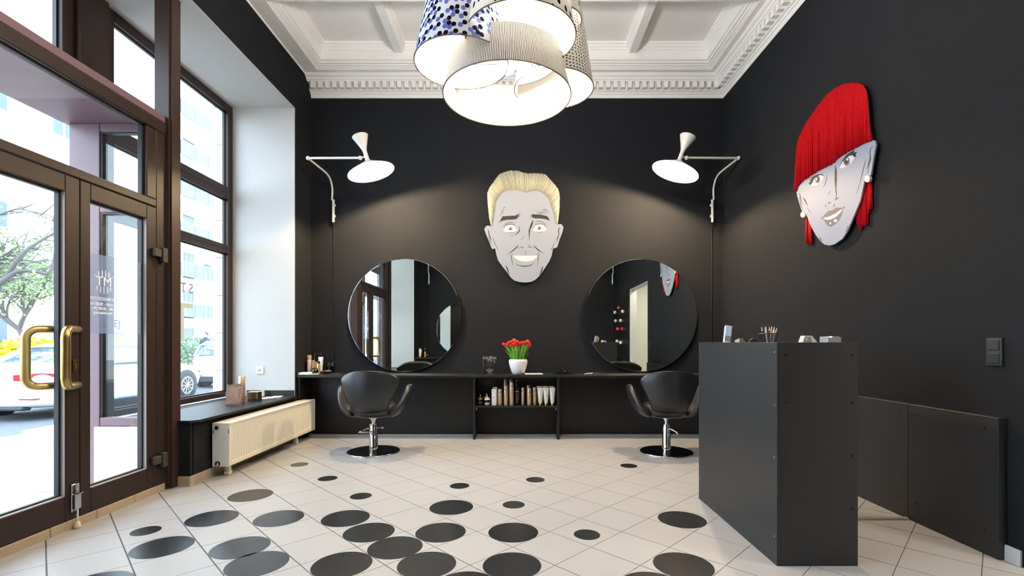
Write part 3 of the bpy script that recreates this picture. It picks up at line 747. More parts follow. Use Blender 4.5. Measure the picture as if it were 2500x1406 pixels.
# ------------------------------------------------------------------ radiator
RX0, RX1, RY0, RY1, RZ0, RZ1 = -2.488, -2.350, 3.895, 5.53, 0.088, 0.443
rd = thing('radiator', 'cream white panel radiator below the black window sill', 'radiator', (-2.42, 4.7, 0))
fr = MB(); prof = [(RY0, 0)]; y = RY0+0.05; NR = 42; st_ = (RY1-RY0-0.10)/NR
for k in range(NR):
    a = y+k*st_
    prof += [(a, 0), (a+st_*0.18, -0.007), (a+st_*0.46, -0.007), (a+st_*0.64, 0)]
prof.append((RY1, 0))
def xo(d, z): return RX1-0.004+d
rows = []
for z, kk in ((RZ0+0.002,0),(RZ0+0.028,0),(RZ0+0.040,1),(RZ1-0.050,1),(RZ1-0.038,0),(RZ1-0.014,0)):
    rows.append([Vector((RX1-0.004+d*kk, yy, z)) for yy, d in prof])
fr.grid(rows); fr.build('front_panel', rad_white, rd)
MB().box(RX1-0.024, RX1-0.0125, RY0+0.01, RY1-0.01, RZ0+0.005, RZ1-0.02).box(RX0+0.002, RX0+0.014, RY0+0.01, RY1-0.01, RZ0+0.005, RZ1-0.02).build('water_panel', rad_white, rd)
MB().bbox(RX0, RX1+0.002, RY0-0.003, RY1+0.003, RZ1-0.016, RZ1, b=0.003).build('top_cover', rad_white, rd)
for k in range(36):
    yy = RY0+0.08+k*(RY1-RY0-0.16)/35
    pass
MB().box(RX0+0.035, RX1-0.035, RY0+0.06, RY1-0.06, RZ1-0.0005, RZ1+0.0006).build('top_grille', mat('grille_shadow', (196,190,178), 0.6), rd)
for ya, yb in ((RY0-0.002, RY0+0.002), (RY1-0.002, RY1+0.002)):
    MB().box(RX0, RX1, ya, yb, RZ0, RZ1-0.014).build('side_panel', plastic_w, rd)
for xx, zz in ((-2.480, 0.372), (-2.3545, 0.372)):
    MB().box(xx-0.0025, xx+0.0025, RY0-0.0035, RY0-0.0015, zz-0.016, zz+0.018).build('side_slot', plastic_b, rd)
MB().cyl((-2.438, RY0-0.002, 0.408), (-2.438, RY0-0.026, 0.408), 0.013, 14).cyl((-2.438, RY0-0.024, 0.408), (-2.438, RY0-0.030, 0.408), 0.019, 6).build('bleed_valve', chrome, rd)
MB().lathe([(0.0205, 0.0), (0.0205, 0.004), (0.0155, 0.004), (0.0155, 0.0)], (-2.444, RY0-0.002, 0.112), 28, (0,-1,0), caps=False).build('valve_ring', plastic_b, rd)
MB().lathe([(0.015, 0.0), (0.0148, 0.016), (0.011, 0.018)], (-2.444, RY0-0.002, 0.112), 28, (0,-1,0)).build('valve_cap', chrome, rd, smooth=True, angle=40)
for yy in (3.99, 5.20):
    MB().bbox(-2.435, -2.40, yy-0.018, yy+0.018, 0.028, 0.12, b=0.003).bbox(-2.440, -2.395, yy-0.024, yy+0.024, 0.0, 0.030, b=0.004).build('foot', rad_white, rd)

# ------------------------------------------------------------------ reception desk
DX0, DX1, DYA, DYB, DZT = 1.268, 1.667, 2.353, 3.372, 1.1005
dk = thing('reception_desk', 'tall black reception desk with visible screw heads', 'desk', (1.467, 2.86, 0))
MB().bbox(DX0, DX0+0.018, DYA, DYB, 0.0, DZT-0.002, b=0.0015).build('side_panel', lam_desk, dk)
MB().bbox(DX1-0.018, DX1, DYA+0.018, DYB, 0.0, DZT-0.002, b=0.0015).build('side_panel', lam_desk, dk)
MB().bbox(DX0+0.0185, DX1, DYA, DYA+0.0175, 0.0, DZT-0.002, b=0.0015).build('front_panel', lam_desk, dk)
MB().bbox(DX0+0.0185, DX1-0.0185, DYB-0.018, DYB, 0.0, DZT-0.002, b=0.0015).build('rear_panel', lam_desk, dk)
MB().bbox(DX0+0.019, DX1-0.019, DYA+0.018, DYB-0.0185, 1.030, 1.050, b=0.001).build('desk_top', lam_desk, dk)
cap = mat('screw_head', (34,34,36), 0.3, 0.4)
for zc in (1.046, 0.812, 0.551, 0.293):
    for xx in (DX0+0.046, DX1-0.028):
        MB().lathe([(0.0062, 0), (0.0055, 0.003), (0.003, 0.0035)], (xx, DYA, zc-0.01), 12, (0,-1,0)).build('screw_head', cap, dk)
for zc in (1.05, 0.79, 0.53, 0.14):
    for yy in (DYA+0.018, DYB-0.018):
        MB().lathe([(0.0055, 0), (0.005, 0.003), (0.003, 0.0035)], (DX0, yy, zc), 12, (-1,0,0)).build('screw_head', steel, dk)

# wainscot boards on the right wall
wn = thing('wall_panelling', 'low black board panelling along the right wall', 'panelling', (2.44, 3.8, 0))
for ya, yb in ((2.418, 2.976), (2.978, 4.40), (4.402, 5.37)):
    p = MB().bbox(2.420, XR-0.001, ya, yb, 0.002, 0.716, b=0.0015).build('board', lam_desk, wn)
    for yy in (ya+0.07, yb-0.06):
        for zz in (0.655, 0.12):
            MB().lathe([(0.0062, 0), (0.0055, 0.003), (0.003, 0.0035)], (2.420, yy, zz), 10, (-1,0,0)).build('screw_head', cap, p)

# cable cover on the floor
cc = MB(); prof = [(-0.022,0.0),(-0.018,0.007),(-0.008,0.012),(0.008,0.012),(0.018,0.007),(0.022,0.0)]
cc.prism([(1.675, 2.98+a, 0.0008+b) for a, b in prof], [(2.415, 2.98+a, 0.0008+b) for a, b in prof])
tag(cc.build('cable_cover', mat('grey_cover', (150,146,138), 0.5), smooth=False), 'grey cable cover strip on the floor behind the desk', 'cable cover')

# light switch and socket
sw = thing('light_switch', 'double black light switch high on the right wall', 'switch', (XR, 2.474, 1.05))
MB().bbox(XR-0.012, XR, 2.434, 2.516, 0.978, 1.121, b=0.002).build('switch_frame', mat('anthracite', (44,48,52), 0.4), sw)
for zz in (1.085, 1.015):
    MB().bbox(XR-0.017, XR-0.011, 2.446, 2.506, zz-0.027, zz+0.027, b=0.003).build('rocker', mat('anthracite_rocker', (38,42,46), 0.35), sw)
so = thing('wall_socket', 'white power socket on the white alcove wall above the sill', 'socket', (X(635,5.352), 5.352, Z(903.5,5.352)))
cxs, czs = X(635,5.352), Z(903.5,5.352)
MB().bbox(cxs-0.041, cxs+0.041, 5.341, 5.352, czs-0.041, czs+0.041, b=0.003).build('cover_plate', plastic_w, so)
MB().bbox(cxs-0.030, cxs+0.030, 5.3385, 5.342, czs-0.030, czs+0.030, b=0.0012).build('insert', plastic_w, so)
MB().lathe([(0.0205, 0.0), (0.0205, 0.002), (0.019, 0.002), (0.019, -0.002)], (cxs, 5.3395, czs), 28, (0,-1,0), caps=False).lathe([(0.0195, 0.0), (0.0195, 0.0002)], (cxs, 5.3382, czs), 28, (0,-1,0)).build('cup', mat('socket_shadow', (168,170,174), 0.5), so)
for dx in (-0.0095, 0.0095): MB().lathe([(0.003, 0), (0.003, 0.0008)], (cxs+dx, 5.338, czs), 12, (0,-1,0)).build('pin_hole', plastic_b, so)

# ------------------------------------------------------------------ wall art: two cut-out faces
def smooth_loop(pts, n=3):
    m = len(pts); out = []
    for i in range(m):
        p0, p1, p2, p3 = [Vector(pts[(i+k-1) % m]) for k in range(4)]
        for k in range(n):
            t = k/n; out.append(0.5*((2*p1)+(p2-p0)*t+(2*p0-5*p1+4*p2-p3)*t*t+(3*p1-p0-3*p2+p3)*t**3))
    return out
class Art:
    def __init__(s, root, plane, toward): s.r = root; s.plane = plane; s.t = Vector(toward)
    def slab(s, name, pts, m, z0, z1, parent=None, smooth=1):
        q = smooth_loop([Vector((*p, 0)) for p in pts], smooth) if smooth > 1 else [Vector((*p, 0)) for p in pts]
        a = [s.plane(p.x, p.y)+s.t*z1 for p in q]; b = [s.plane(p.x, p.y)+s.t*z0 for p in q]
        mb = MB(); n = len(q)
        # triangulated caps, because outlines are concave
        from mathutils.geometry import tessellate_polygon
        tri = tessellate_polygon([[Vector((p.x, p.y, 0)) for p in q]])
        mb.v = [tuple(p) for p in a+b]
        mb.f = [tuple(t) for t in tri] + [tuple(i+n for i in reversed(t)) for t in tri] + [(i, i+n, (i+1) % n+n, (i+1) % n) for i in range(n)]
        return mb.build(name, m, parent or s.r)
    def strokes(s, name, lines, m, parent=None, z0=0.0, z1=0.0008):
        for w, pts in lines:
            q = bez([Vector((*p, 0)) for p in pts], 5) if len(pts) > 2 else [Vector((*pts[0], 0)), (Vector((*pts[0], 0))+Vector((*pts[1], 0)))/2, Vector((*pts[1], 0))]
            n = len(q); L = []; R = []; mb = MB()
            for i, p in enumerate(q):
                t = (q[min(i+1, n-1)]-q[max(i-1, 0)]).normalized(); nn = Vector((-t.y, t.x, 0)); hw = w/2*(0.12+0.88*math.sin(PI*i/(n-1)))
                L.append(p+nn*hw); R.append(p-nn*hw)
            for k in range(n):
                mb.v += [tuple(s.plane(v.x, v.y)+s.t*z) for v, z in ((L[k], z1), (R[k], z1), (R[k], z0), (L[k], z0))]
            mb.f = [(4*k+a, 4*k+4+a, 4*k+4+(a+1) % 4, 4*k+(a+1) % 4) for k in range(n-1) for a in range(4)] + [(0,1,2,3), (4*n-1,4*n-2,4*n-3,4*n-4)]
            mb.build(name, m, parent or s.r)
    def disc(s, name, c, rx, ry, m, z0, z1, parent=None):
        return s.slab(name, [(c[0]+rx*math.cos(2*PI*k/24), c[1]+ry*math.sin(2*PI*k/24)) for k in range(24)], m, z0, z1, parent)
YM = 5.735
A6 = lambda x, y: P(1160+x/4.6875, 400+y/4.6875, YM)
AB = lambda x, y: P(1190+x/7.4, 500+y/7.4, YM)
man = thing('wall_art', "cut-out cartoon man's face with cream cord hair between the two mirrors", 'wall art', tuple(A6(560, 1350)+Vector((0,0.03,0))), 'cut-out faces')
a = Art(man, A6, (0,-1,0)); b = Art(man, AB, (0,-1,0))
outer = [(183,715),(160,610),(143,430),(141,330),(165,272),(220,195),(278,122),(330,97),(400,79),(480,82),(540,97),(600,112),(680,108),(760,113),(812,128),(860,182),(920,250),(955,300),(968,380),(964,520),(953,620),(943,692)]
inner = [(943,692),(912,615),(885,520),(868,470),(858,420),(830,375),(790,340),(740,312),(690,304),(640,312),(590,329),(560,326),(520,304),(460,296),(380,299),(320,322),(270,377),(230,440),(225,520),(211,620),(195,690),(183,715)]
ears = [(985,688),(1011,722),(1000,780),(965,870),(942,950),(920,963),(892,966),(876,1050),(850,1112),(790,1205),(738,1280),(690,1325),(640,1350),(575,1357),(510,1353),(450,1335),(408,1300),(370,1245),(310,1170),(260,1100),(241,1030),(228,966),(197,976),(184,955),(160,890),(125,810),(105,750),(114,725),(140,703)]
a.slab('face_board', outer+ears, art_face, -0.018, 0.0)
MB().cyl(A6(560,500)+Vector((0,0.018,0)), A6(560,500)+Vector((0,0.044,0)), 0.05, 20).cyl(A6(560,1000)+Vector((0,0.018,0)), A6(560,1000)+Vector((0,0.044,0)), 0.05, 20).build('spacer', plastic_b, man)
a.slab('hair_gap_shade', outer+inner[1:-1], mat('hair_shadow', (120,114,92), 0.9), 0, 0.0012)  # dark sheet paints the shade in the gaps between cords
# cord hair: individual cords from hairline to edge
def along(pts, t):
    L = [0]
    for p, q in zip(pts[:-1], pts[1:]): L.append(L[-1]+math.dist(p, q))
    d = t*L[-1]
    for i in range(len(L)-1):
        if d <= L[i+1]+1e-9:
            k = (d-L[i])/max(1e-9, L[i+1]-L[i]); return (pts[i][0]+(pts[i+1][0]-pts[i][0])*k, pts[i][1]+(pts[i+1][1]-pts[i][1])*k)
    return pts[-1]
hm = MB(); inn = list(reversed(inner)); NH = 210
for k in range(NH):
    t = (k+0.5)/NH; p = along(inn, t); q = along(outer, min(1, max(0, t+random.uniform(-.002, .002)))); e = random.uniform(0.98, 1.02)
    q = (p[0]+(q[0]-p[0])*e, p[1]+(q[1]-p[1])*e); zz = random.uniform(0.003, 0.013)
    md = ((p[0]+q[0])/2, (p[1]+q[1])/2)
    hm.tube([A6(*p)+Vector((0,-0.003,0)), A6(*md)+Vector((0,-zz,0)), A6(*q)+Vector((0,-0.004,0))], [0.0022*random.uniform(0.8,1.2), 0.0040*random.uniform(0.7,1.25), 0.0038*random.uniform(0.7,1.2)], 5)
hm.build('cord_hair', blond, man, smooth=True, kind='stuff')
b.slab('eyebrow', [(220,320),(250,245),(275,208),(400,200),(510,195),(555,160),(560,200),(530,255),(480,265),(350,270),(260,290)], ink, 0, 0.0010)
b.slab('eyebrow', [(800,165),(840,172),(960,178),(1080,205),(1110,245),(1120,285),(1050,260),(960,245),(860,245),(815,230),(800,200)], ink, 0, 0.0010)
for pts, c, r in (([(283,462),(320,400),(370,368),(440,362),(490,385),(535,465),(480,490),(400,500),(330,488)], (415,430), 45), ([(820,465),(855,400),(890,365),(960,352),(1020,365),(1050,405),(1070,460),(1010,490),(930,495),(860,480)], (935,420), 43)):
    e = b.slab('eye', pts, art_white, 0, 0.0008)
    b.disc('iris', c, r, r, art_grey, 0, 0.0012, e); b.disc('pupil', (c[0], c[1]+2), 19, 19, ink, 0, 0.0016, e); b.disc('eye_glint', (c[0]-12, c[1]-15), 11, 11, art_white, 0, 0.0020, e)
b.slab('teeth', [(460,920),(560,918),(690,922),(820,918),(905,920),(860,980),(790,1015),(690,1025),(600,1015),(520,980)], art_white, 0, 0.0010)
b.slab('nose_shadow', [(830,265),(822,330),(800,400),(775,440),(762,540),(762,640),(748,560),(745,470),(765,400),(790,330)], ink, 0, 0.0010)
b.strokes('ink_line', [(11,[(290,440),(315,390),(345,360),(400,350),(460,350),(490,370),(510,395)]),(9,[(280,395),(330,345),(400,315),(460,320),(500,345)]),(7,[(330,490),(400,503),(470,495),(520,478)]),
 (11,[(845,390),(870,355),(940,345),(1010,350),(1040,375),(1060,415)]),(9,[(850,330),(890,305),(950,300),(1020,325),(1070,385)]),(7,[(850,475),(930,493),(1000,485),(1030,475)]),
 (17,[(572,380),(580,460),(545,510),(480,550)]),(6,[(480,545),(400,575)]),(6,[(660,555),(640,600)]),(6,[(648,585),(618,625)]),(6,[(630,610),(610,648)]),
 (12,[(580,765),(620,763),(665,780)]),(12,[(730,775),(770,760),(815,765)]),(7,[(765,700),(730,775)]),(9,[(550,740),(555,775),(578,795)]),(9,[(845,740),(840,775),(820,790)]),
 (18,[(560,715),(520,770),(450,835),(360,885)]),(18,[(840,725),(880,780),(940,830),(1025,872)]),(11,[(425,870),(435,960),(465,1110)]),(11,[(932,835),(922,950),(905,1110)]),
 (9,[(450,910),(470,890)]),(9,[(890,885),(915,900)]),(9,[(690,825),(685,870),(710,880)]),(16,[(515,1045),(545,1085),(620,1105),(690,1108),(770,1095),(815,1070),(835,1045)]),
 (22,[(330,1085),(358,1160),(400,1265)]),(22,[(1003,1105),(978,1185),(940,1275)]),(17,[(5,450),(20,470),(32,540),(60,610),(90,655)]),(11,[(20,560),(40,640),(85,715)]),(9,[(97,575),(130,680),(200,835)]),
 (17,[(1330,410),(1295,425),(1285,480),(1290,540),(1225,650)]),(11,[(1290,540),(1270,620),(1240,690)]),(9,[(1215,660),(1180,760),(1130,840)]),
 (8,[(265,65),(300,48),(335,35)]),(8,[(235,135),(275,95),(315,70)]),(8,[(215,215),(260,150),(305,105)]),(9,[(970,98),(1040,85),(1115,120)]),(8,[(875,120),(940,135),(1050,125),(1115,145)]),(8,[(890,165),(960,155),(1090,172)]),
 (10,[(585,140),(580,190),(545,240)]),(10,[(780,175),(785,215),(815,240)]),(8,[(205,330),(215,285)]),(8,[(1125,255),(1135,285)])], ink)

XW = 2.425
def onwall(px, py):
    Y = F*XW/(px-CX); return Vector((XW, Y, Z(py, Y)))
WC = lambda x, y: onwall(1930+x/5.0227, 330+y/5.0227)
WD = lambda x, y: onwall(1900+x/3.196, 180+y/3.196)
lady = thing('wall_art', "cut-out cartoon woman's face with red fringe hair on the right wall", 'wall art', tuple(WD(400, 1340)+Vector((0.03,0,0))), 'cut-out faces')
c = Art(lady, WC, (-1,0,0)); d = Art(lady, WD, (-1,0,0))
top = [(133,900),(135,780),(142,650),(150,560),(165,500),(220,390),(300,270),(380,170),(450,112),(520,82),(580,73),(630,77),(665,90),(690,130),(702,200),(710,330),(720,440),(735,518)]
low = [(735,518),(650,552),(600,580),(540,612),(480,652),(440,690),(380,724),(330,750),(270,786),(200,832),(160,872),(145,915)]
face = [(742,518),(757,532),(761,560),(746,640),(722,790),(700,806),(672,842),(664,880),(640,990),(610,1062),(580,1132),(540,1225),(500,1288),(440,1330),(400,1340),(360,1332),(330,1306),(290,1255),(245,1170),(224,1110),(212,1088),(190,1085),(170,1030),(150,960),(142,925)]
d.slab('face_board', [(p[0]+4, p[1]) if p[0] < 300 else (p[0]-9, p[1]+6) for p in top]+face, art_lady, -0.012, 0.0)
MB().cyl(WD(440,500)+Vector((0.018,0,0)), WD(440,500)+Vector((0.041,0,0)), 0.05, 20).cyl(WD(420,1000)+Vector((0.018,0,0)), WD(420,1000)+Vector((0.041,0,0)), 0.05, 20).build('spacer', plastic_b, lady)
def yat(line, x):
    for p, q in zip(line[:-1], line[1:]):
        x0, x1 = sorted((p[0], q[0]))
        if x0 <= x <= x1 and x1 > x0: return p[1]+(q[1]-p[1])*(x-p[0])/(q[0]-p[0])
    return line[-1][1]
hm = MB(); x = 134.0
while x < 738:
    yt = yat(top, x); yb = yat(low, max(145, min(735, x)))+random.uniform(-3, 5)
    for rep in range(2):
        zz = random.uniform(0.003, 0.012); xx = x+random.uniform(-1.2, 1.2); r = random.uniform(0.0026, 0.0044)
        hm.tube([WD(xx, yt-random.uniform(0, 3))+Vector((-0.004,0,0)), WD(xx, (yt+yb)/2)+Vector((-zz,0,0)), WD(xx+random.uniform(-1.5,1.5), yb+random.uniform(-6,4))+Vector((-zz,0,0))], r, 4)
    x += 3.0
hm.build('cord_hair', redcord, lady, smooth=True, kind='stuff')
for pts, ic, ir, pr, gl, gr, lash in (
  ([(242,607),(270,575),(300,520),(350,490),(395,490),(412,520),(390,560),(340,600),(290,618),(255,620)], (333,543), (30,45), (14,24), (322,537), (11,18), [(222,585),(250,570),(238,545),(262,540),(255,517),(300,495),(345,478),(390,478),(406,500),(380,489),(345,493),(305,517),(278,560),(262,590),(246,614),(238,600)]),
  ([(600,410),(610,360),(640,310),(690,270),(745,245),(790,248),(790,275),(750,330),(700,375),(650,400)], (688,318), (38,55), (18,30), (698,297), (12,17), [(603,385),(640,305),(690,240),(730,213),(785,183),(778,213),(815,205),(796,238),(806,258),(785,270),(765,247),(720,252),(672,285),(636,326)])):
    e = c.slab('eye', pts, art_white, 0, 0.0008)
    c.disc('iris', ic, *ir, ink_grey, 0, 0.0012, e); c.disc('pupil', ic, *pr, ink, 0, 0.0016, e); c.disc('eye_glint', gl, *gr, art_white, 0, 0.0020, e)
    c.slab('eyelash', lash, ink, 0, 0.0024, e)
c.slab('nose_shadow', [(553,365),(566,440),(568,540),(560,650),(567,720),(556,778),(559,720),(550,660),(541,540),(544,440)], ink, 0, 0.0010)
lp = c.slab('lips', [(385,1012),(430,960),(470,925),(510,925),(560,885),(600,890),(655,885),(645,900),(625,980),(590,1050),(540,1100),(490,1125),(450,1105),(420,1060)], ink_grey, 0, 0.0008)
c.slab('teeth', [(395,1017),(470,1000),(540,968),(645,897),(620,940),(560,1000),(490,1035),(430,1036)], art_white, 0, 0.0013, lp)
c.disc('lip_glint', (490,1080), 10, 14, art_white, 0, 0.0013, lp); c.disc('lip_glint', (552,1048), 21, 18, art_white, 0, 0.0013, lp)
c.strokes('ink_line', [(13,[(543,802),(570,774),(593,767)]),(12,[(455,845),(475,828),(502,828)]),(8,[(425,850),(428,868),(450,875)]),(8,[(538,838),(535,865),(520,882)]),
 (10,[(90,714),(112,720),(125,775),(155,865)]),(10,[(112,740),(122,840),(155,920)]),(18,[(155,762),(180,805),(208,864)]),(5,[(200,880),(255,970)]),(10,[(1022,128),(988,160),(975,215),(982,290),(965,360),(945,475)]),
 (8,[(935,415),(960,340),(975,250)]),(8,[(925,290),(890,430),(850,590)]),(5,[(860,560),(810,715)]),(6,[(445,490),(435,570),(402,640)]),(5,[(488,680),(455,740)]),(10,[(358,1243),(368,1275),(386,1303)]),(8,[(712,1100),(696,1145),(680,1192)]),
 (9,[(648,872),(658,880),(656,893)]),(8,[(388,1005),(382,1018),(386,1030)])], ink)
for ctr, rx, ry in (((952,535),33,42), ((160,975),28,35)): c.disc('earring_stud', ctr, rx, ry, art_white, -0.01, 0.008)
def tassel(x0, x1, yt, bot, n):
    t = MB()
    for k in range(n):
        x = x0+(x1-x0)*k/(n-1); yb = bot(x)+random.uniform(-18, 12); dz = random.uniform(0.019, 0.030)
        t.tube([WC(x, yt)+Vector((dz,0,0)), WC(x+random.uniform(-3,3), (yt+yb)/2)+Vector((dz,0,0)), WC(x+random.uniform(-5,5), yb)+Vector((dz+0.004,0,0))], 0.0042, 4)
    return t.build('tassel', redcord, lady, smooth=True, kind='stuff')
tassel(765, 950, 560, lambda x: (905 if x > 925 else 960 if x > 895 else 1105 if x > 835 else 1080 if x < 790 else 1150), 40)
tassel(152, 222, 985, lambda x: 1335, 18)

# ------------------------------------------------------------------ products
def can(name, label, x, y, z, r, h, caph, body=champagne, capm=champ_cap, group=None, lip=True):
    t = thing(name, label, 'bottle', (x, y, z), group)
    MB().lathe([(r*0.94, 0), (r, 0.003), (r, h-caph-0.003), (r*0.97, h-caph)], (x, y, z), 24).build('body', body, t, smooth=True, angle=40)
    MB().lathe([(r*0.965, h-caph), (r*0.965, h-0.004), (r*0.86, h)], (x, y, z), 24).build('cap', capm, t, smooth=True, angle=40)
    if lip: MB().lathe([(r*1.01, h-caph-0.003), (r*1.01, h-caph)], (x, y, z), 24).build('collar', steel, t)
    MB().box(x-r*0.25, x+r*0.25, y-r-0.0004, y-r+0.003, z+h*0.52, z+h*0.535).box(x-r*0.16, x+r*0.16, y-r-0.0004, y-r+0.003, z+h*0.49, z+h*0.497).build('print', ink_grey, t)
    return t
def tube_(label, x, y, z, w, h, group=None):
    """squeeze tube standing on its cap: round at the cap, flat at the crimped top"""
    t = thing('squeeze_tube', label, 'tube', (x, y, z), group)
    rows = []
    for k, (zz, a, b_) in enumerate(((0.024, w*0.30, w*0.30), (0.05, w*0.34, w*0.32), (h*0.55, w*0.42, w*0.22), (h*0.86, w*0.49, w*0.07), (h*0.93, w*0.5, w*0.025), (h, w*0.5, w*0.02))):
        rows.append([Vector((x+a*math.cos(2*PI*i/20), y+b_*math.sin(2*PI*i/20), z+zz)) for i in range(20)])
    q = MB().grid(rows, closeu=True); q.f += [tuple(range(20)), tuple(range(100, 120))]
    q.build('body', pearl, t, smooth=True, angle=60)
    MB().lathe([(w*0.26, 0), (w*0.27, 0.022), (w*0.24, 0.025)], (x, y, z), 20).build('cap', gold, t, smooth=True, angle=40)
    MB().box(x-w*0.12, x+w*0.12, y-w*0.24, y-w*0.22, z+h*0.50, z+h*0.515).box(x-w*0.07, x+w*0.07, y-w*0.245, y-w*0.22, z+h*0.44, z+h*0.46).build('print', ink_grey, t)
    return t
SZ = 0.3795
def XS(px, y): return X(px, y)
GC = 'champagne cans on the shelf'
spec = [(1220.8, 5.47, 0.0225, 0.186, 0.046, 'short champagne can right of the white boxes'), (1235, 5.47, 0.0232, 0.222, 0.052, 'medium champagne can second from left on the shelf'),
        (1234, 5.60, 0.0235, 0.290, 0.06, 'tall champagne can behind the medium one on the shelf'), (1249, 5.47, 0.0235, 0.268, 0.052, 'tallest front champagne can left of the black bottle'),
        (1247, 5.60, 0.0235, 0.288, 0.06, 'tall champagne can half hidden behind the tallest front can'), (1276.5, 5.50, 0.0180, 0.198, 0.046, 'slim short champagne can right of the black bottle'),
        (1292, 5.47, 0.0235, 0.194, 0.05, 'short wide champagne can in the middle right of the shelf'), (1290, 5.59, 0.0235, 0.218, 0.05, 'short champagne can behind the wide one at the right'),
        (1305, 5.50, 0.0215, 0.202, 0.05, 'short champagne can beside the white tubes')]
for px, y, r, h, ch_, lb in spec: can('spray_can', lb, XS(px, y), y, SZ, r, h, ch_, group=GC)
bk = thing('pump_bottle', 'tall black bottle with gold ring on the open shelf', 'bottle', (XS(1262.5, 5.50), 5.50, SZ))
xx = XS(1262.5, 5.50)
MB().lathe([(0.027,0),(0.028,0.004),(0.028,0.150),(0.020,0.158),(0.020,0.275),(0.017,0.278)], (xx, 5.50, SZ), 28).build('body', gloss_black, bk, smooth=True, angle=40)
MB().lathe([(0.0215,0.150),(0.0295,0.153),(0.0295,0.160),(0.0205,0.163)], (xx, 5.50, SZ), 28, caps=False).build('ring', gold, bk, smooth=True)
MB().lathe([(0.0205,0.276),(0.0235,0.279),(0.0235,0.283),(0.006,0.287)], (xx, 5.50, SZ), 28).build('lid', mat('dull_brass', (132,118,84), 0.3, 0.8), bk, smooth=True, angle=40)
for k, (px, lb) in enumerate(((1319.5,'white squeeze tube leftmost of the front row on the shelf'),(1333.5,'white squeeze tube in the middle of the front row'),(1349,'white squeeze tube at the right end of the front row'))):
    tube_(lb, XS(px, 5.47), 5.47, SZ, 0.062, 0.200, 'white tubes on the shelf')
for px, lb in ((1317,'white squeeze tube behind the leftmost front tube'),(1331.5,'white squeeze tube behind the middle front tube'),(1346.5,'white squeeze tube behind the right front tube')):
    tube_(lb, XS(px, 5.56), 5.56, SZ, 0.062, 0.212, 'white tubes on the shelf')
for px, y, h, lb in ((1206, 5.48, 0.184, 'slim white carton at the front of the shelf'), (1209, 5.56, 0.200, 'slim white carton behind the front white carton')):
    t = thing('carton', lb, 'box', (XS(px, y), y, SZ), 'white cartons on the shelf')
    xx = XS(px, y); MB().bbox(xx-0.0255, xx+0.0255, y-0.025, y+0.025, SZ, SZ+h, b=0.001).build('carton_body', paper, t)
    MB().box(xx-0.010, xx+0.010, y-0.0256, y-0.0248, SZ+h*0.50, SZ+h*0.515).box(xx-0.012, xx+0.006, y-0.0256, y-0.0248, SZ+h*0.88, SZ+h*0.91).box(xx-0.006, xx+0.006, y-0.0256, y-0.0248, SZ+h*0.45, SZ+h*0.47).build('print', ink_grey, t)
for px, y, bm_, lb in ((1172.5, 5.50, mat('amber_glass', (110,72,22), 0.1, spec=0.6, coat=0.5), 'round amber bottle with gold neck at the left of the shelf'), (1189.5, 5.47, ceramic, 'round white bottle with black band and gold neck on the shelf'), (1187.5, 5.60, mat('rose_glass', (186,158,146), 0.15), 'round pale bottle behind the white one on the shelf')):
    xx = XS(px, y); t = thing('perfume_bottle', lb, 'bottle', (xx, y, SZ), 'round bottles on the shelf')
    pr = [(0.022,0),(0.032,0.010),(0.0385,0.030),(0.0395,0.045),(0.036,0.060),(0.026,0.074),(0.013,0.081),(0.010,0.084)]
    k = 1.12
    MB().lathe([(r*0.96, z*k) for r, z in pr], (xx, y, SZ), 32).build('flask', bm_, t, smooth=True, angle=50)
    MB().lathe([(r*0.965+0.0004, z*k) for r, z in ((0.0385,0.028),(0.0398,0.038),(0.0397,0.048),(0.0385,0.056))], (xx, y, SZ), 32, caps=False).build('label_band', gloss_black, t, smooth=True)
    text('band_lettering', 'oil', 0.011, FRONT((xx, y-0.0394, SZ+0.048)), gold, t, 0.0005) if False else None
    MB().lathe([(0.0105,0.092),(0.0105,0.108),(0.009,0.110),(0.007,0.126),(0.004,0.128)], (xx, y, SZ), 20).build('neck_cap', gold, t, smooth=True, angle=40)

# worktop: book, tulips, magazine, black dish, clips
WZ = 0.7325
bkx, bky = -0.334, 5.54
book = thing('book', 'black book with white title standing upright left of the tulips', 'book', (bkx, bky, WZ))
M = Matrix.Translation((bkx, bky, WZ)) @ Matrix.Rotation(math.radians(9), 4, 'Z')
MB().bbox(-0.074, 0.079, -0.016, -0.0135, 0, 0.212, b=0.0008, M=M).bbox(-0.074, 0.079, 0.0135, 0.016, 0, 0.212, b=0.0008, M=M).bbox(-0.0765, -0.074, -0.016, 0.016, 0, 0.212, b=0.0008, M=M).build('cover', mat('book_black', (20,20,23), 0.45), book)
MB().box(-0.0735, 0.076, -0.0133, 0.0133, 0.003, 0.209, M=M).build('page_block', paper, book)
fm = M @ frame_mat((0, -0.0163, 0), (1,0,0), (0,0,1))
T2 = lambda x, z: M @ frame_mat((x, -0.0163, z), (1,0,0), (0,0,1))
text('title_lettering', 'KOLL', 0.036, T2(-0.038, 0.184), art_white, book); text('title_lettering', 'M', 0.034, T2(0.008, 0.193), art_white, book); text('title_lettering', 'NIAL', 0.034, T2(0.045, 0.184), art_white, book)
text('title_lettering', 'STIL', 0.034, T2(0.003, 0.157), art_white, book)
bl_ = MB()
for zz, hw_ in ((0.060,0.008),(0.049,0.044),(0.038,0.035),(0.026,0.024),(0.012,0.026)):
    x = -hw_
    while x < hw_:
        ww = random.uniform(0.004, 0.009); bl_.box(x, min(x+ww, hw_), -0.0166, -0.016, zz-0.0022, zz+0.0022, M=M); x += ww+0.0015
bl_.box(0.052, 0.056, -0.0166, -0.016, 0.125, 0.172, M=M)
bl_.build('small_print', art_white, book)
rng = random.Random(5); pic = MB()
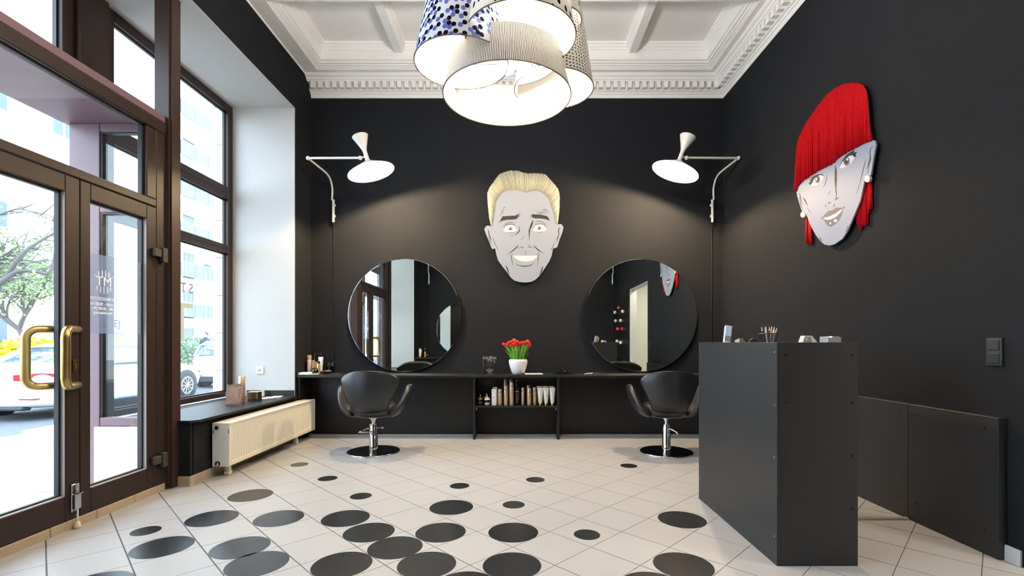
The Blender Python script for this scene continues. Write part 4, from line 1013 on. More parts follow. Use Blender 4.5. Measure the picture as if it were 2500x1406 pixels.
for k in range(60):
    an = rng.uniform(0, 2*PI); rr = 0.036*math.sqrt(rng.random()); x0 = rr*math.cos(an); z0 = 0.105+rr*math.sin(an); L = rng.uniform(0.003, 0.010); aa = rng.uniform(0, PI)
    pic.prism([M @ Vector((x0, -0.0165, z0)), M @ Vector((x0+L*math.cos(aa), -0.0165, z0+L*math.sin(aa))), M @ Vector((x0+L*math.cos(aa)+0.001, -0.0165, z0+L*math.sin(aa)+0.0015))], [M @ Vector((x0, -0.016, z0)), M @ Vector((x0+L*math.cos(aa), -0.016, z0+L*math.sin(aa))), M @ Vector((x0+L*math.cos(aa)+0.001, -0.016, z0+L*math.sin(aa)+0.0015))])
pic.build('cover_print', art_grey, book)
text('spine_lettering', 'KOLLMNIAL STIL', 0.014, M @ frame_mat((-0.0767, 0, 0.12), (0,0,-1), (0,-1,0)), art_white, book)

PX, PY = X(1265, 5.52), 5.52
pot = thing('potted_tulips', 'red tulips with green leaves in a white ceramic pot on the counter', 'flowers', (PX, PY, WZ))
MB().lathe([(0.060,0.0),(0.066,0.003),(0.082,0.035),(0.098,0.085),(0.107,0.125),(0.109,0.148),(0.105,0.162),(0.097,0.170),(0.093,0.166),(0.098,0.150),(0.095,0.12),(0.02,0.118)], (PX, PY, WZ), 48).build('pot', ceramic, pot, smooth=True, angle=60)
petal = mat('tulip_red', (226,34,34), 0.45, spec=0.4, var=0.25, scale=60); leafm = mat('tulip_leaf', (70,148,28), 0.45, spec=0.4, var=0.35, scale=30); stemm = mat('tulip_stem', (130,186,60), 0.5, var=0.2)
rng = random.Random(11)
def bloom_mesh():
    m_ = MB()
    for k in range(6):
        a0 = k*PI/3; rr = 1.0 if k % 2 else 0.86; rows = []
        for z, r, wd in ((0,0.004,0.5),(0.008,0.013,0.62),(0.020,0.0165,0.60),(0.032,0.0145,0.44),(0.042,0.0085,0.14)):
            rows.append([Vector((r*rr*math.cos(a0+s*wd), r*rr*math.sin(a0+s*wd), z)) for s in (-1,0,1)])
        m_.grid(rows)
    me = bpy.data.meshes.new('bloom'); me.from_pydata(m_.v, [], m_.f); me.materials.append(petal); me.shade_smooth(); return me
bme = bloom_mesh(); stems = MB(); nfl = 0
heads = [(903,300),(945,330),(1000,320),(1040,340),(1075,260),(1115,235),(1160,230),(1215,180),(1260,170),(1290,185),(1200,300),(1240,290),(1260,330),(1330,230),(1370,225),(1400,240),(1335,360),(1440,280),(1455,300),(1500,270),(1570,230),(1610,240),(1640,270),(1690,220),(1730,210),(1770,220),(1800,290),(1820,360),(1300,300),(1400,300)]
for hx, hz in heads:
    p = P(1165+hx/14.06, 820+hz/14.06, PY); y = PY+rng.uniform(-0.10, 0.08); s = 1+ (y-PY)/5.5
    tip = Vector((p.x, y, p.z)); root = Vector((PX+(p.x-PX)*0.38, PY+(y-PY)*0.4, WZ+0.125))
    mid = root.lerp(tip, 0.55)+Vector((-(p.x-PX)*0.08, 0, 0.02))
    dirv = (tip-mid).normalized(); base_ = tip-dirv*0.018
    stems.tube(bez([root, mid, base_], 4), 0.0032, 6)
    o = bpy.data.objects.new('bloom', bme); COL.objects.link(o); o.parent = pot; o.location = base_-ORG[pot]
    o.rotation_euler = Vector((0,0,1)).rotation_difference((dirv+Vector((0,0,0.6))).normalized()).to_euler(); k = rng.uniform(0.95, 1.2); o.scale = (k*1.05, k*1.05, k*0.95)
stems.build('stems', stemm, pot, smooth=True)
for k in range(42):
    an = rng.uniform(0, 2*PI); lean = rng.uniform(0.25, 1.0) ; Lh = rng.uniform(0.13, 0.21)*(1.0-0.12*lean); wd = rng.uniform(0.013, 0.021)
    d2 = Vector((math.cos(an), math.sin(an)*0.65, 0)); side = Vector((-math.sin(an), math.cos(an), 0)).lerp(Vector((1,0,0)), 0.35).normalized(); r0 = rng.uniform(0.02, 0.075)
    rows = []
    for t in (0, 0.15, 0.35, 0.6, 0.82, 1.0):
        c_ = Vector((PX, PY, WZ+0.125))+d2*(r0+lean*0.115*t**1.7)+Vector((0,0,Lh*t*(1-0.10*lean*t)))
        ww = wd*math.sin(PI*min(1, 0.15+0.85*t))**0.7 if t < 1 else 0.0006
        rows.append([c_-side*ww-d2*ww*0.35, c_+d2*0.0, c_+side*ww-d2*ww*0.35])
    MB().grid(rows).build('leaf', leafm, pot, smooth=True, fix=False)
def flyer(name, label, cat, x, y, z, a, b_, rot, h, m, pm=None, group=None):
    t = thing(name, label, cat, (x, y, z), group); M = Matrix.Translation((x, y, z)) @ Matrix.Rotation(rot, 4, 'Z')
    MB().box(-a/2, a/2, -b_/2, b_/2, 0.0004, h, M=M).build('pages', m, t)
    if pm:
        q = MB(); rg = random.Random(int(abs(x)*1000))
        for k in range(9):
            x0 = rg.uniform(-a*0.42, a*0.25); y0 = rg.uniform(-b_*0.42, b_*0.25); q.box(x0, x0+rg.uniform(0.02, a*0.2), y0, y0+rg.uniform(0.01, b_*0.2), h-0.0001, h+0.0004, M=M)
        q.build('cover_print', pm, t)
    return t
flyer('magazine', 'open magazine lying beside the tulip pot', 'magazine', X(1302,5.50), 5.50, WZ, 0.20, 0.15, 0.12, 0.008, paper, mat('magazine_print', (150,92,92), 0.6, var=0.4))
hx_ = X(1375, 5.52)
ht = thing('black_dish', 'black flared dish lying upside down on the counter', 'dish', (hx_, 5.52, WZ))
MB().lathe([(0.118,0.0005),(0.120,0.004),(0.095,0.010),(0.062,0.020),(0.040,0.038),(0.030,0.050),(0.012,0.054)], (hx_, 5.52, WZ), 40).build('bell', gloss_black, ht, smooth=True, angle=60)
MB().lathe([(0.008,0.054),(0.011,0.058),(0.008,0.063)], (hx_, 5.52, WZ), 16).build('knob', gloss_black, ht, smooth=True)
for k, (px, y, rot, lb) in enumerate(((1436, 5.48, 0.25, 'silver and black hair clip left of its pair near the right mirror'), (1460, 5.50, -0.2, 'silver and black hair clip right of its pair near the right mirror'))):
    x = X(px, y); t = thing('hair_clip', lb, 'hair clip', (x, y, WZ), 'hair clips on the counter'); M = Matrix.Translation((x, y, WZ)) @ Matrix.Rotation(rot, 4, 'Z')
    MB().bbox(-0.05, 0.05, -0.012, 0.012, 0.0005, 0.005, b=0.002, M=M).build('lower_jaw', plastic_b, t)
    MB().bbox(-0.048, 0.055, -0.009, 0.009, 0.007, 0.011, b=0.002, M=M @ Matrix.Rotation(-0.10, 4, 'Y')).build('upper_jaw', steel, t)
    MB().cyl(M @ Vector((0.02,-0.012,0.007)), M @ Vector((0.02,0.012,0.007)), 0.004, 10).build('spring', chrome, t)

# left corner of the worktop
flyer('flyer_stack', 'stack of white flyers at the left end of the counter', 'papers', -2.41, 5.47, WZ, 0.15, 0.14, 0.05, 0.022, paper, None)
flyer('brochure', 'beige brochure fanned beside the white flyers', 'brochure', -2.325, 5.44, WZ, 0.10, 0.075, 0.35, 0.012, mat('beige_paper', (206,192,150), 0.7, var=0.2))
t = thing('carton', 'tall black carton in the far left corner of the counter', 'box', (-2.465, 5.66, WZ)); MB().bbox(-2.489, -2.441, 5.635, 5.685, WZ, WZ+0.165, b=0.001).build('carton_body', plastic_b, t); MB().box(-2.474, -2.470, 5.6345, 5.6352, WZ+0.08, WZ+0.13).build('print', paper, t)
corner = []
corner.append(can('shampoo_bottle', 'beige bottle with brown cap beside the black carton', X(755, 5.60), 5.60, WZ, 0.025, 0.215, 0.045, pearl, mat('tan_cap', (190,150,116), 0.4)))
corner.append(can('oil_bottle', 'small champagne bottle behind the black ball', X(765, 5.57), 5.57, WZ, 0.018, 0.155, 0.02, champagne, champ_cap))
corner.append(can('amber_bottle', 'amber bottle with long black cap behind the black ball', X(769.5, 5.64), 5.64, WZ, 0.021, 0.235, 0.095, mat('amber_liquid', (226,170,50), 0.2, 0.3), gloss_black))
pb = thing('pump_bottle', 'black pump bottle behind the squeeze tube in the corner', 'bottle', (X(783.5, 5.715), 5.715, WZ)); xx = X(783.5, 5.715)
MB().lathe([(0.029,0),(0.030,0.004),(0.030,0.19),(0.012,0.205)], (xx, 5.715, WZ), 24).build('body', gloss_black, pb, smooth=True, angle=40)
MB().lathe([(0.010,0.205),(0.010,0.228),(0.026,0.232),(0.026,0.238),(0.006,0.243)], (xx, 5.715, WZ), 20).cyl((xx, 5.715, WZ+0.236), (xx, 5.64, WZ+0.232), 0.005, 8).build('pump_head', chrome, pb, smooth=True, angle=40)
corner.append(can('serum_bottle', 'champagne bottle with black nozzle right of the black ball', X(777.5, 5.47), 5.47, WZ, 0.0195, 0.148, 0.022, champagne, plastic_b))
corner.append(tube_('beige squeeze tube standing in the left corner of the counter', X(783, 5.60), 5.60, WZ, 0.062, 0.195))
bb = thing('black_ball', 'glossy black ball bottle in front of the corner bottles', 'bottle', (X(769, 5.45), 5.45, WZ))
MB().sphere((X(769, 5.45), 5.45, WZ+0.0385), 0.0385, 28).build('ball', gloss_black, bb, smooth=True)
MB().lathe([(0.006,0.075),(0.006,0.082)], (X(769,5.45), 5.45, WZ), 14).build('stopper', gold, bb)
ps = thing('power_strip', 'black power strip on the back wall below the lamp cord', 'power strip', (X(807, 5.77), 5.77, 0.84))
xa = X(807, 5.74); MB().bbox(xa-0.045, xa+0.045, 5.738, 5.7795, 0.80, 0.862, b=0.004).build('strip_body', plastic_b, ps)
for dx in (-0.02, 0.022): MB().lathe([(0.016,0),(0.016,0.006),(0.012,0.012)], (xa+dx, 5.738, 0.83), 16, (0,-1,0)).build('plug', mat('grey_plug', (60,62,66), 0.4), ps)
MB().tube(bez([(xa-0.01, 5.735, 0.815), (xa-0.015, 5.70, 0.765), (xa-0.05, 5.64, 0.739), (xa-0.02, 5.60, 0.738)], 6), 0.004, 8).build('lead', plastic_b, ps)
br_ = thing('hair_brush', 'black hair brush lying right of the squeeze tube', 'brush', (X(792, 5.52), 5.52, WZ)); xx = X(792, 5.52)
MB().lathe([(0.010,-0.10),(0.013,-0.02),(0.020,0.0),(0.024,0.01),(0.024,0.07),(0.014,0.078)], (xx, 5.52, WZ+0.0245), 16, (0.8,0.6,0)).build('brush_body', plastic_b, br_, smooth=True, angle=40)
cmb = thing('comb', 'flat grey comb on the counter left of the left chair', 'comb', (X(818, 5.50), 5.50, WZ)); xx = X(818, 5.50)
MB().bbox(xx-0.06, xx+0.06, 5.485, 5.500, WZ+0.0005, WZ+0.005, b=0.001).build('spine', mat('grey_comb', (70,74,80), 0.35), cmb)
q = MB()
for k in range(24): q.box(xx-0.058+k*0.005, xx-0.0555+k*0.005, 5.500, 5.520, WZ+0.0008, WZ+0.004)
q.build('teeth', MATS['grey_comb'], cmb)

# window sill things
sg = thing('sign_holder', 'clear acrylic sign holder with a beige striped card on the sill', 'sign', (-2.74, 4.59, 0.5))
A0, A1, A2, A3 = Vector((-2.780,4.530,0.502)), Vector((-2.707,4.650,0.502)), Vector((-2.692,4.680,0.702)), Vector((-2.753,4.530,0.700))
nrm = (A1-A0).cross(A3-A0).normalized(); 
if nrm.y > 0: nrm = -nrm
def q4(u, v): return A0.lerp(A1, u).lerp(A3.lerp(A2, u), v)
def card(name, u0, u1, v0, v1, off, th, m):
    pts = [q4(u0,v0), q4(u1,v0), q4(u1,v1), q4(u0,v1)]
    return MB().prism([p+nrm*(off+th) for p in pts], [p+nrm*off for p in pts]).build(name, m, sg)
card('card', 0.03, 0.97, 0.03, 0.97, -0.0008, 0.0006, mat('taupe_card', (186,170,164), 0.6, var=0.03))
card('acrylic_sheet', 0, 1, 0, 1, 0.0006, 0.002, acryl); card('acrylic_sheet', 0, 1, 0, 1, -0.0032, 0.002, acryl)
card('card_band', 0.04, 0.96, 0.76, 0.79, 0.0001, 0.0003, paper); card('card_band', 0.04, 0.96, 0.15, 0.165, 0.0001, 0.0003, paper)
for k in range(16): card('card_stripe', 0.06+k*0.056, 0.085+k*0.056, 0.80, 0.95, 0.0001, 0.0003, mat('grey_stripe', (150,140,138), 0.6))
for k in range(7): card('card_stripe', 0.66+k*0.042, 0.675+k*0.042, 0.17, 0.75, 0.0001, 0.0003, mat('copper_stripe', (160,112,92), 0.5))
for k in range(4): card('card_mark', 0.25+k*0.095, 0.285+k*0.095, 0.225, 0.255, 0.0001, 0.0003, ink_grey)
MB().prism([A1+Vector((0,0,-0.001)), A0+Vector((0,0,-0.001)), A0+Vector((0.055,-0.03,-0.001)), A1+Vector((0.055,-0.03,-0.001))], [A1+Vector((0,0,0.001)), A0+Vector((0,0,0.001)), A0+Vector((0.055,-0.03,0.001)), A1+Vector((0.055,-0.03,0.001))]).build('acrylic_foot', acryl, sg)
can('spray_can', 'tall tan can standing behind the acrylic sign on the sill', -2.728, 4.725, 0.5005, 0.030, 0.262, 0.085, mat('tan_can', (172,138,112), 0.35, 0.4), mat('tan_cap2', (196,166,142), 0.35, 0.4))
gb = thing('gift_box', 'black box with gold ornament beside the sign on the sill', 'box', (-2.69, 4.88, 0.5))
Mx = Matrix.Translation((-2.690, 4.885, 0.5005)) @ Matrix.Rotation(math.radians(4), 4, 'Z')
MB().box(-0.052, 0.052, -0.042, 0.042, 0, 0.093, M=Mx).build('box_body', plastic_b, gb)
MB().box(-0.053, 0.053, -0.042, 0.043, 0.0935, 0.0945, M=Mx).box(-0.0535, -0.0523, -0.042, 0.042, 0.004, 0.0935, M=Mx).build('patterned_wrap', paper, gb)
orn = MB()
def ring2(cx, cz, rx, rz, w, n=24):
    for k in range(n):
        a0, a1 = 2*PI*k/n, 2*PI*(k+1)/n
        p = [(cx+rx*math.cos(a0), cz+rz*math.sin(a0)), (cx+rx*math.cos(a1), cz+rz*math.sin(a1)), (cx+(rx-w)*math.cos(a1), cz+(rz-w)*math.sin(a1)), (cx+(rx-w)*math.cos(a0), cz+(rz-w)*math.sin(a0))]
        orn.prism([Mx @ Vector((x, -0.0428, z)) for x, z in p], [Mx @ Vector((x, -0.042, z)) for x, z in p])
ring2(0, 0.056, 0.036, 0.020, 0.0035)
for sx in (-1, 1):
    for sz in (-1, 1):
        ring2(sx*0.036, 0.056+sz*0.020, 0.012, 0.012, 0.003, 14)
    ring2(sx*0.044, 0.056, 0.008, 0.008, 0.0025, 12); ring2(sx*0.018, 0.030, 0.016, 0.005, 0.0022, 14); ring2(sx*0.018, 0.082, 0.016, 0.005, 0.0022, 14)
for k in range(5): orn.box(-0.014+k*0.006, -0.010+k*0.006, -0.0428, -0.042, 0.050, 0.062, M=Mx)
orn.build('gold_ornament', gold, gb)
ck = thing('wooden_block', 'small pale wooden block against the sill upstand', 'block', (X(640,5.27), 5.27, 0.5)); xx = X(640, 5.27)
MB().bbox(xx-0.018, xx+0.018, 5.252, 5.288, 0.5005, 0.565, b=0.003).build('block', mat('pale_wood', (222,206,166), 0.6, var=0.12, scale=30), ck)
for k, (px, y, rot, lb) in enumerate(((640, 5.10, 0.5, 'white leaflet nearest the gold ornament box on the sill'), (660, 5.16, 0.3, 'white leaflet in the middle of three on the sill'), (676, 5.22, 0.2, 'white leaflet nearest the counter on the sill'))):
    flyer('leaflet', lb, 'leaflet', X(px, y), y, 0.5005, 0.09, 0.14, rot, 0.003+0.002*k, paper, ink_grey, 'leaflets on the sill')

# reception desk things (desk top lies below the panel edge)
DZ = 1.0505
phx, phy = 1.335, 3.08
ph = thing('telephone', 'silver cordless telephone standing in its cradle on the reception desk', 'telephone', (phx, phy, DZ))
Mx = Matrix.Translation((phx, phy, DZ)) @ Matrix.Rotation(math.radians(-8), 4, 'Z') @ Matrix.Rotation(math.radians(9), 4, 'Y') @ Matrix.Rotation(math.radians(-12), 4, 'X')
MB().bbox(-0.025, 0.022, -0.012, 0.010, 0.012, 0.160, b=0.005, M=Mx).build('handset', mat('silver_plastic', (206,210,218), 0.3, 0.3), ph)
MB().bbox(0.0222, 0.026, -0.011, 0.010, 0.014, 0.158, b=0.001, M=Mx).build('side_trim', plastic_b, ph)
MB().bbox(-0.019, 0.017, -0.0130, -0.0119, 0.100, 0.142, b=0.0004, M=Mx).build('screen', mat('phone_screen', (176,200,226), 0.1), ph)
q = MB()
for a_ in range(3):
    for b_ in range(3): q.bbox(-0.018+a_*0.0125, -0.008+a_*0.0125, -0.0132, -0.0119, 0.056+b_*0.012, 0.064+b_*0.012, b=0.0004, M=Mx)
q.build('keypad', mat('phone_keys', (66,74,92), 0.4), ph)
MB().bbox(phx-0.035, phx+0.035, phy-0.02, phy+0.045, DZ, DZ+0.030, b=0.004).build('cradle', plastic_b, ph)
dv = thing('card_reader', 'small dark device left of the pen cup on the desk', 'device', (1.385, 2.97, DZ))
MB().prism([(1.352,2.94,DZ),(1.352,3.0,DZ),(1.352,3.0,DZ+0.060),(1.370,2.97,DZ+0.074)], [(1.425,2.94,DZ),(1.425,3.0,DZ),(1.425,3.0,DZ+0.052),(1.390,2.97,DZ+0.073)]).build('case', mat('dark_case', (70,66,58), 0.3), dv)
st = thing('tape_dispenser', 'black tape dispenser just left of the pen cup on the desk', 'dispenser', (1.405, 2.86, DZ))
MB().bbox(1.372, 1.430, 2.850, 2.876, DZ, DZ+0.020, b=0.004).build('base', plastic_b, st)
MB().lathe([(0.026,0),(0.028,0.003),(0.028,0.015),(0.026,0.018)], (1.402, 2.872, DZ+0.043), 24, (0,-1,0)).build('tape_roll', plastic_b, st, smooth=True, angle=40)
cx0, cy0 = X(1876, 2.74), 2.74
cup = thing('pen_cup', 'black wire mesh pen cup on the reception desk', 'cup', (cx0, cy0, DZ))
q = MB()
for k in range(40):
    an = 2*PI*k/40; q.tube([(cx0+0.044*math.cos(an), cy0+0.044*math.sin(an), DZ+0.002), (cx0+0.050*math.cos(an+0.4), cy0+0.050*math.sin(an+0.4), DZ+0.096)], 0.0007, 4, False)
    q.tube([(cx0+0.044*math.cos(an), cy0+0.044*math.sin(an), DZ+0.002), (cx0+0.050*math.cos(an-0.4), cy0+0.050*math.sin(an-0.4), DZ+0.096)], 0.0007, 4, False)
q.build('mesh_wall', plastic_b, cup)
MB().lathe([(0.0515,0.0945),(0.0525,0.097),(0.0515,0.0995),(0.0495,0.097)], (cx0, cy0, DZ), 36, caps=False).build('rim', plastic_b, cup, smooth=True); MB().lathe([(0.0445,0.0),(0.0445,0.003)], (cx0, cy0, DZ), 36).build('bottom', plastic_b, cup)
rng = random.Random(3)
pens = [(-0.030,-0.010,-0.045,0.085,(60,64,90),'dark pen leaning to the left in the pen cup'),(-0.018,-0.020,-0.030,0.083,(226,228,234),'white pen leaning left in the pen cup'),(-0.004,-0.030,0.012,0.066,(30,84,190),'blue pen at the front of the pen cup'),(-0.002,0.010,-0.010,0.090,(236,236,238),'white pen upright in the middle of the cup'),(0.010,0.0,0.006,0.086,(70,60,56),'dark brown pencil in the middle of the cup'),
        (0.020,0.012,0.026,0.090,(206,180,132),'wooden pencil with flat end, tallest at the right of the cup'),(0.024,0.0,0.034,0.086,(214,190,140),'wooden pencil leaning right in the cup'),(0.030,-0.012,0.042,0.080,(196,168,120),'wooden pencil leaning furthest right in the cup'),(0.026,-0.02,0.036,0.074,(188,160,116),'short wooden pencil at the front right of the cup'),(0.018,-0.022,0.022,0.070,(236,226,206),'cream pencil at the front right of the cup')]
for x0, y0, x1, h, col, lb in pens:
    a0 = Vector((cx0+x0*0.3, cy0+y0*0.6, DZ+0.004)); a1 = Vector((cx0+x1*1.0, cy0+y0, DZ+h+0.05)); t = thing('pen', lb, 'pen', a0, 'pens in the mesh cup')
    MB().cyl(a0, a0.lerp(a1, 0.84), 0.0036, 8).build('barrel', mat('pen_%d_%d_%d' % col, col, 0.35), t, smooth=True, angle=40)
    MB().cyl(a0.lerp(a1, 0.84), a1, 0.0036, 8, 0.0015).build('tip', mat('pen_tip', (232,214,180), 0.4), t, smooth=True, angle=40)
tm = thing('card_terminal', 'white card payment terminal on the reception desk', 'terminal', (1.585, 2.60, DZ))
Mx = Matrix.Translation((1.575, 2.60, DZ)) @ Matrix.Rotation(math.radians(-14), 4, 'Z')
MB().prism([Mx @ Vector(v) for v in ((-0.058,-0.035,0),(-0.058,0.035,0),(-0.030,0.035,0.084),(-0.030,-0.035,0.084))], [Mx @ Vector(v) for v in ((0.065,-0.035,0),(0.065,0.035,0),(0.034,0.035,0.062),(0.004,-0.035,0.084))]).build('housing', mat('warm_white_plastic', (206,202,194), 0.4), tm)
MB().prism([Mx @ Vector(v) for v in ((-0.044,-0.0355,0.020),(-0.028,-0.0355,0.078),(-0.001,-0.0355,0.078),(0.008,-0.0355,0.020))], [Mx @ Vector(v) for v in ((-0.044,-0.0348,0.020),(-0.028,-0.0348,0.078),(-0.001,-0.0348,0.078),(0.008,-0.0348,0.020))]).build('face_plate', mat('terminal_grey', (136,138,138), 0.4), tm)
MB().lathe([(0.0075,0),(0.0075,0.001),(0.0055,0.001),(0.0055,0)], Mx @ Vector((-0.019,-0.0356,0.065)), 20, (0,-1,0), caps=False).box(-0.0235, -0.0145, -0.0365, -0.0355, 0.0645, 0.0660, M=Mx).build('contactless_mark', paper, tm)
crd = thing('terminal_cradle', 'grey charging cradle at the right end of the reception desk', 'cradle', (1.620, 2.47, DZ))
MB().prism([(1.573,2.44,DZ),(1.638,2.44,DZ),(1.643,2.44,DZ+0.072),(1.628,2.44,DZ+0.079),(1.600,2.44,DZ+0.079),(1.592,2.44,DZ+0.071),(1.584,2.44,DZ+0.073),(1.578,2.44,DZ+0.078)], [(1.573,2.51,DZ),(1.638,2.51,DZ),(1.643,2.51,DZ+0.072),(1.628,2.51,DZ+0.079),(1.600,2.51,DZ+0.079),(1.592,2.51,DZ+0.071),(1.584,2.51,DZ+0.073),(1.578,2.51,DZ+0.078)]).build('cradle_body', mat('cool_grey_plastic', (150,152,156), 0.4), crd)
MB().tube(bez([(1.60,2.455,DZ+0.006), (1.585,2.43,DZ+0.014), (1.57,2.44,DZ+0.008), (1.565,2.48,DZ+0.006)], 6), 0.003, 6).build('lead', plastic_b, crd)

# right wall near the camera (seen in the right mirror): coat board with ball hooks
cbd = MB().bbox(2.440, XR-0.001, YF+0.02, DY0-0.03, 0.74, 2.12, b=0.002).build('coat_board', lam_black); tag(cbd, 'tall black coat board beside the doorway, seen in the right mirror', 'coat board')
RED, WHT = mat('hook_red', (206,34,40), 0.25), mat('hook_white', (232,230,224), 0.25)
for k, (y, z, m_, lb) in enumerate(((0.10,1.907,mat('hook_orange', (214,70,34), 0.25),'orange red ball hook, topmost on the coat board'),(-0.33,1.83,WHT,'white ball hook high and nearest the corner'),(0.54,1.80,WHT,'white ball hook high and nearest the doorway'),(-0.25,1.62,WHT,'white ball hook in the second row, near the corner'),(0.33,1.60,WHT,'white ball hook in the second row, near the doorway'),
        (-0.02,1.417,mat('hook_pink', (214,84,92), 0.25),'pink ball hook in the third row'),(0.5,1.40,RED,'deep red ball hook in the third row, near the doorway'),(-0.08,1.12,WHT,'white ball hook in the lowest row, near the corner'),(0.33,1.09,WHT,'white ball hook in the lowest row, near the doorway'))):
    t = thing('coat_hook', lb, 'hook', (2.439, y, z), 'ball coat hooks'); MB().sphere((2.375, y, z), 0.040, 16).build('ball', m_, t, smooth=True); MB().cyl((2.41, y, z), (2.4395, y, z), 0.011, 10).build('stem', steel, t)
for src, dx, dy, lb in ((corner[0], -2.40, -0.16, 'beige bottle on the opposite counter, seen in the left mirror'), (corner[4], -2.37, -0.10, 'squeeze tube on the opposite counter, seen in the left mirror'), (corner[2], -2.27, -0.17, 'amber bottle on the opposite counter, seen in the left mirror'), (bb, -2.21, -0.14, 'glossy ball bottle on the opposite counter, seen in the left mirror')):
    c_ = copy_tree(src); c_.location = (dx, dy, WZ); c_['label'] = lb
    if 'group' in c_: del c_['group']

# ------------------------------------------------------------------ the street outside
OUT = -3.39
pv = struct('floor_pavement', (OUT, 3, -0.06))
MB().box(-6.0, OUT+0.75, -30, 60, -0.36, -0.062).build('pavement_bed', grout, pv)
rng = random.Random(2)
y = -2.0
slab = MB().bbox(-0.497, 0.497, -0.497, 0.497, -0.04, 0, b=0.004); sme = bpy.data.meshes.new('paving_slab'); sme.from_pydata(slab.v, [], slab.f); sme.materials.append(conc)
for i in range(3):
    for j in range(18):
        o = bpy.data.objects.new('paving_slab', sme); COL.objects.link(o); o.parent = pv; o.location = Vector((-3.30-0.5-i*1.0+0.0, -1.5+j*1.0, -0.06+rng.uniform(-0.002, 0.0)))-ORG[pv]
MB().bbox(-6.15, -6.0, -30, 60, -0.36, -0.055, b=0.01).build('kerb_stone', stone, pv)
MB().box(-3.34, -2.70, 1.80, 3.58, -0.058, -0.012).build('porch_slab', conc, pv)
dm = thing('door_mat', 'grey ribbed door mat outside the left door leaf', 'mat', (-3.05, 2.35, -0.012))
for k in range(22): MB().bbox(-3.30, -2.76, 2.02+k*0.03, 2.042+k*0.03, -0.0115, 0.004, b=0.002).build('rib', mat('mat_grey', (92,100,108), 0.8), dm)
MB().box(-14.5, -6.15, -30, 60, -0.45, -0.35).build('floor_street', asphalt, kind='structure')
MB().box(-30, -14.5, -30, 60, -0.45, -0.22).build('floor_far_pavement', conc, kind='structure')
# stone piers of the own facade
fc = struct('wall_facade', (OUT, 3, 0))
for (x0, x1, y0, y1, z0, z1) in ((-3.40, -3.20, 5.345, 9.0, -0.06, 5.2), (-3.40, -3.20, -6.0, 0.0, -0.06, 5.2)):
    z = z0; k = 0
    while z < z1:
        h = 0.42; yy = y0-(0.0 if k % 2 else 0.35); 
        while yy < y1:
            a, b_ = max(yy, y0), min(yy+0.7, y1)
            if b_-a > 0.02: MB().bbox(x0-0.012*(k % 2), x1, a+0.002, b_-0.002, z+0.002, min(z+h, z1)-0.002, b=0.006).build('stone_block', stone, fc)
            yy += 0.7
        z += h; k += 1
MB().box(-3.40, -3.2, -6, 9, NZ+0.03, 8.0).build('upper_wall', stone, fc)
MB().bbox(-3.38, -3.2, 3.70, 5.345, -0.06, 0.48, b=0.004).bbox(-3.38, -3.2, 0.0, 1.66, -0.06, 0.48, b=0.004).build('parapet', stone, fc)
pb2 = thing('stone_bench', 'pale stone plinth with a cap slab outside beside the entrance', 'plinth', (-3.62, 3.80, -0.06))
MB().bbox(-3.74, -3.42, 3.70, 4.6, -0.06, 0.33, b=0.008).build('plinth', stone, pb2); MB().bbox(-3.80, -3.42, 3.66, 4.64, 0.33, 0.425, b=0.012).build('cap_slab', stone, pb2)

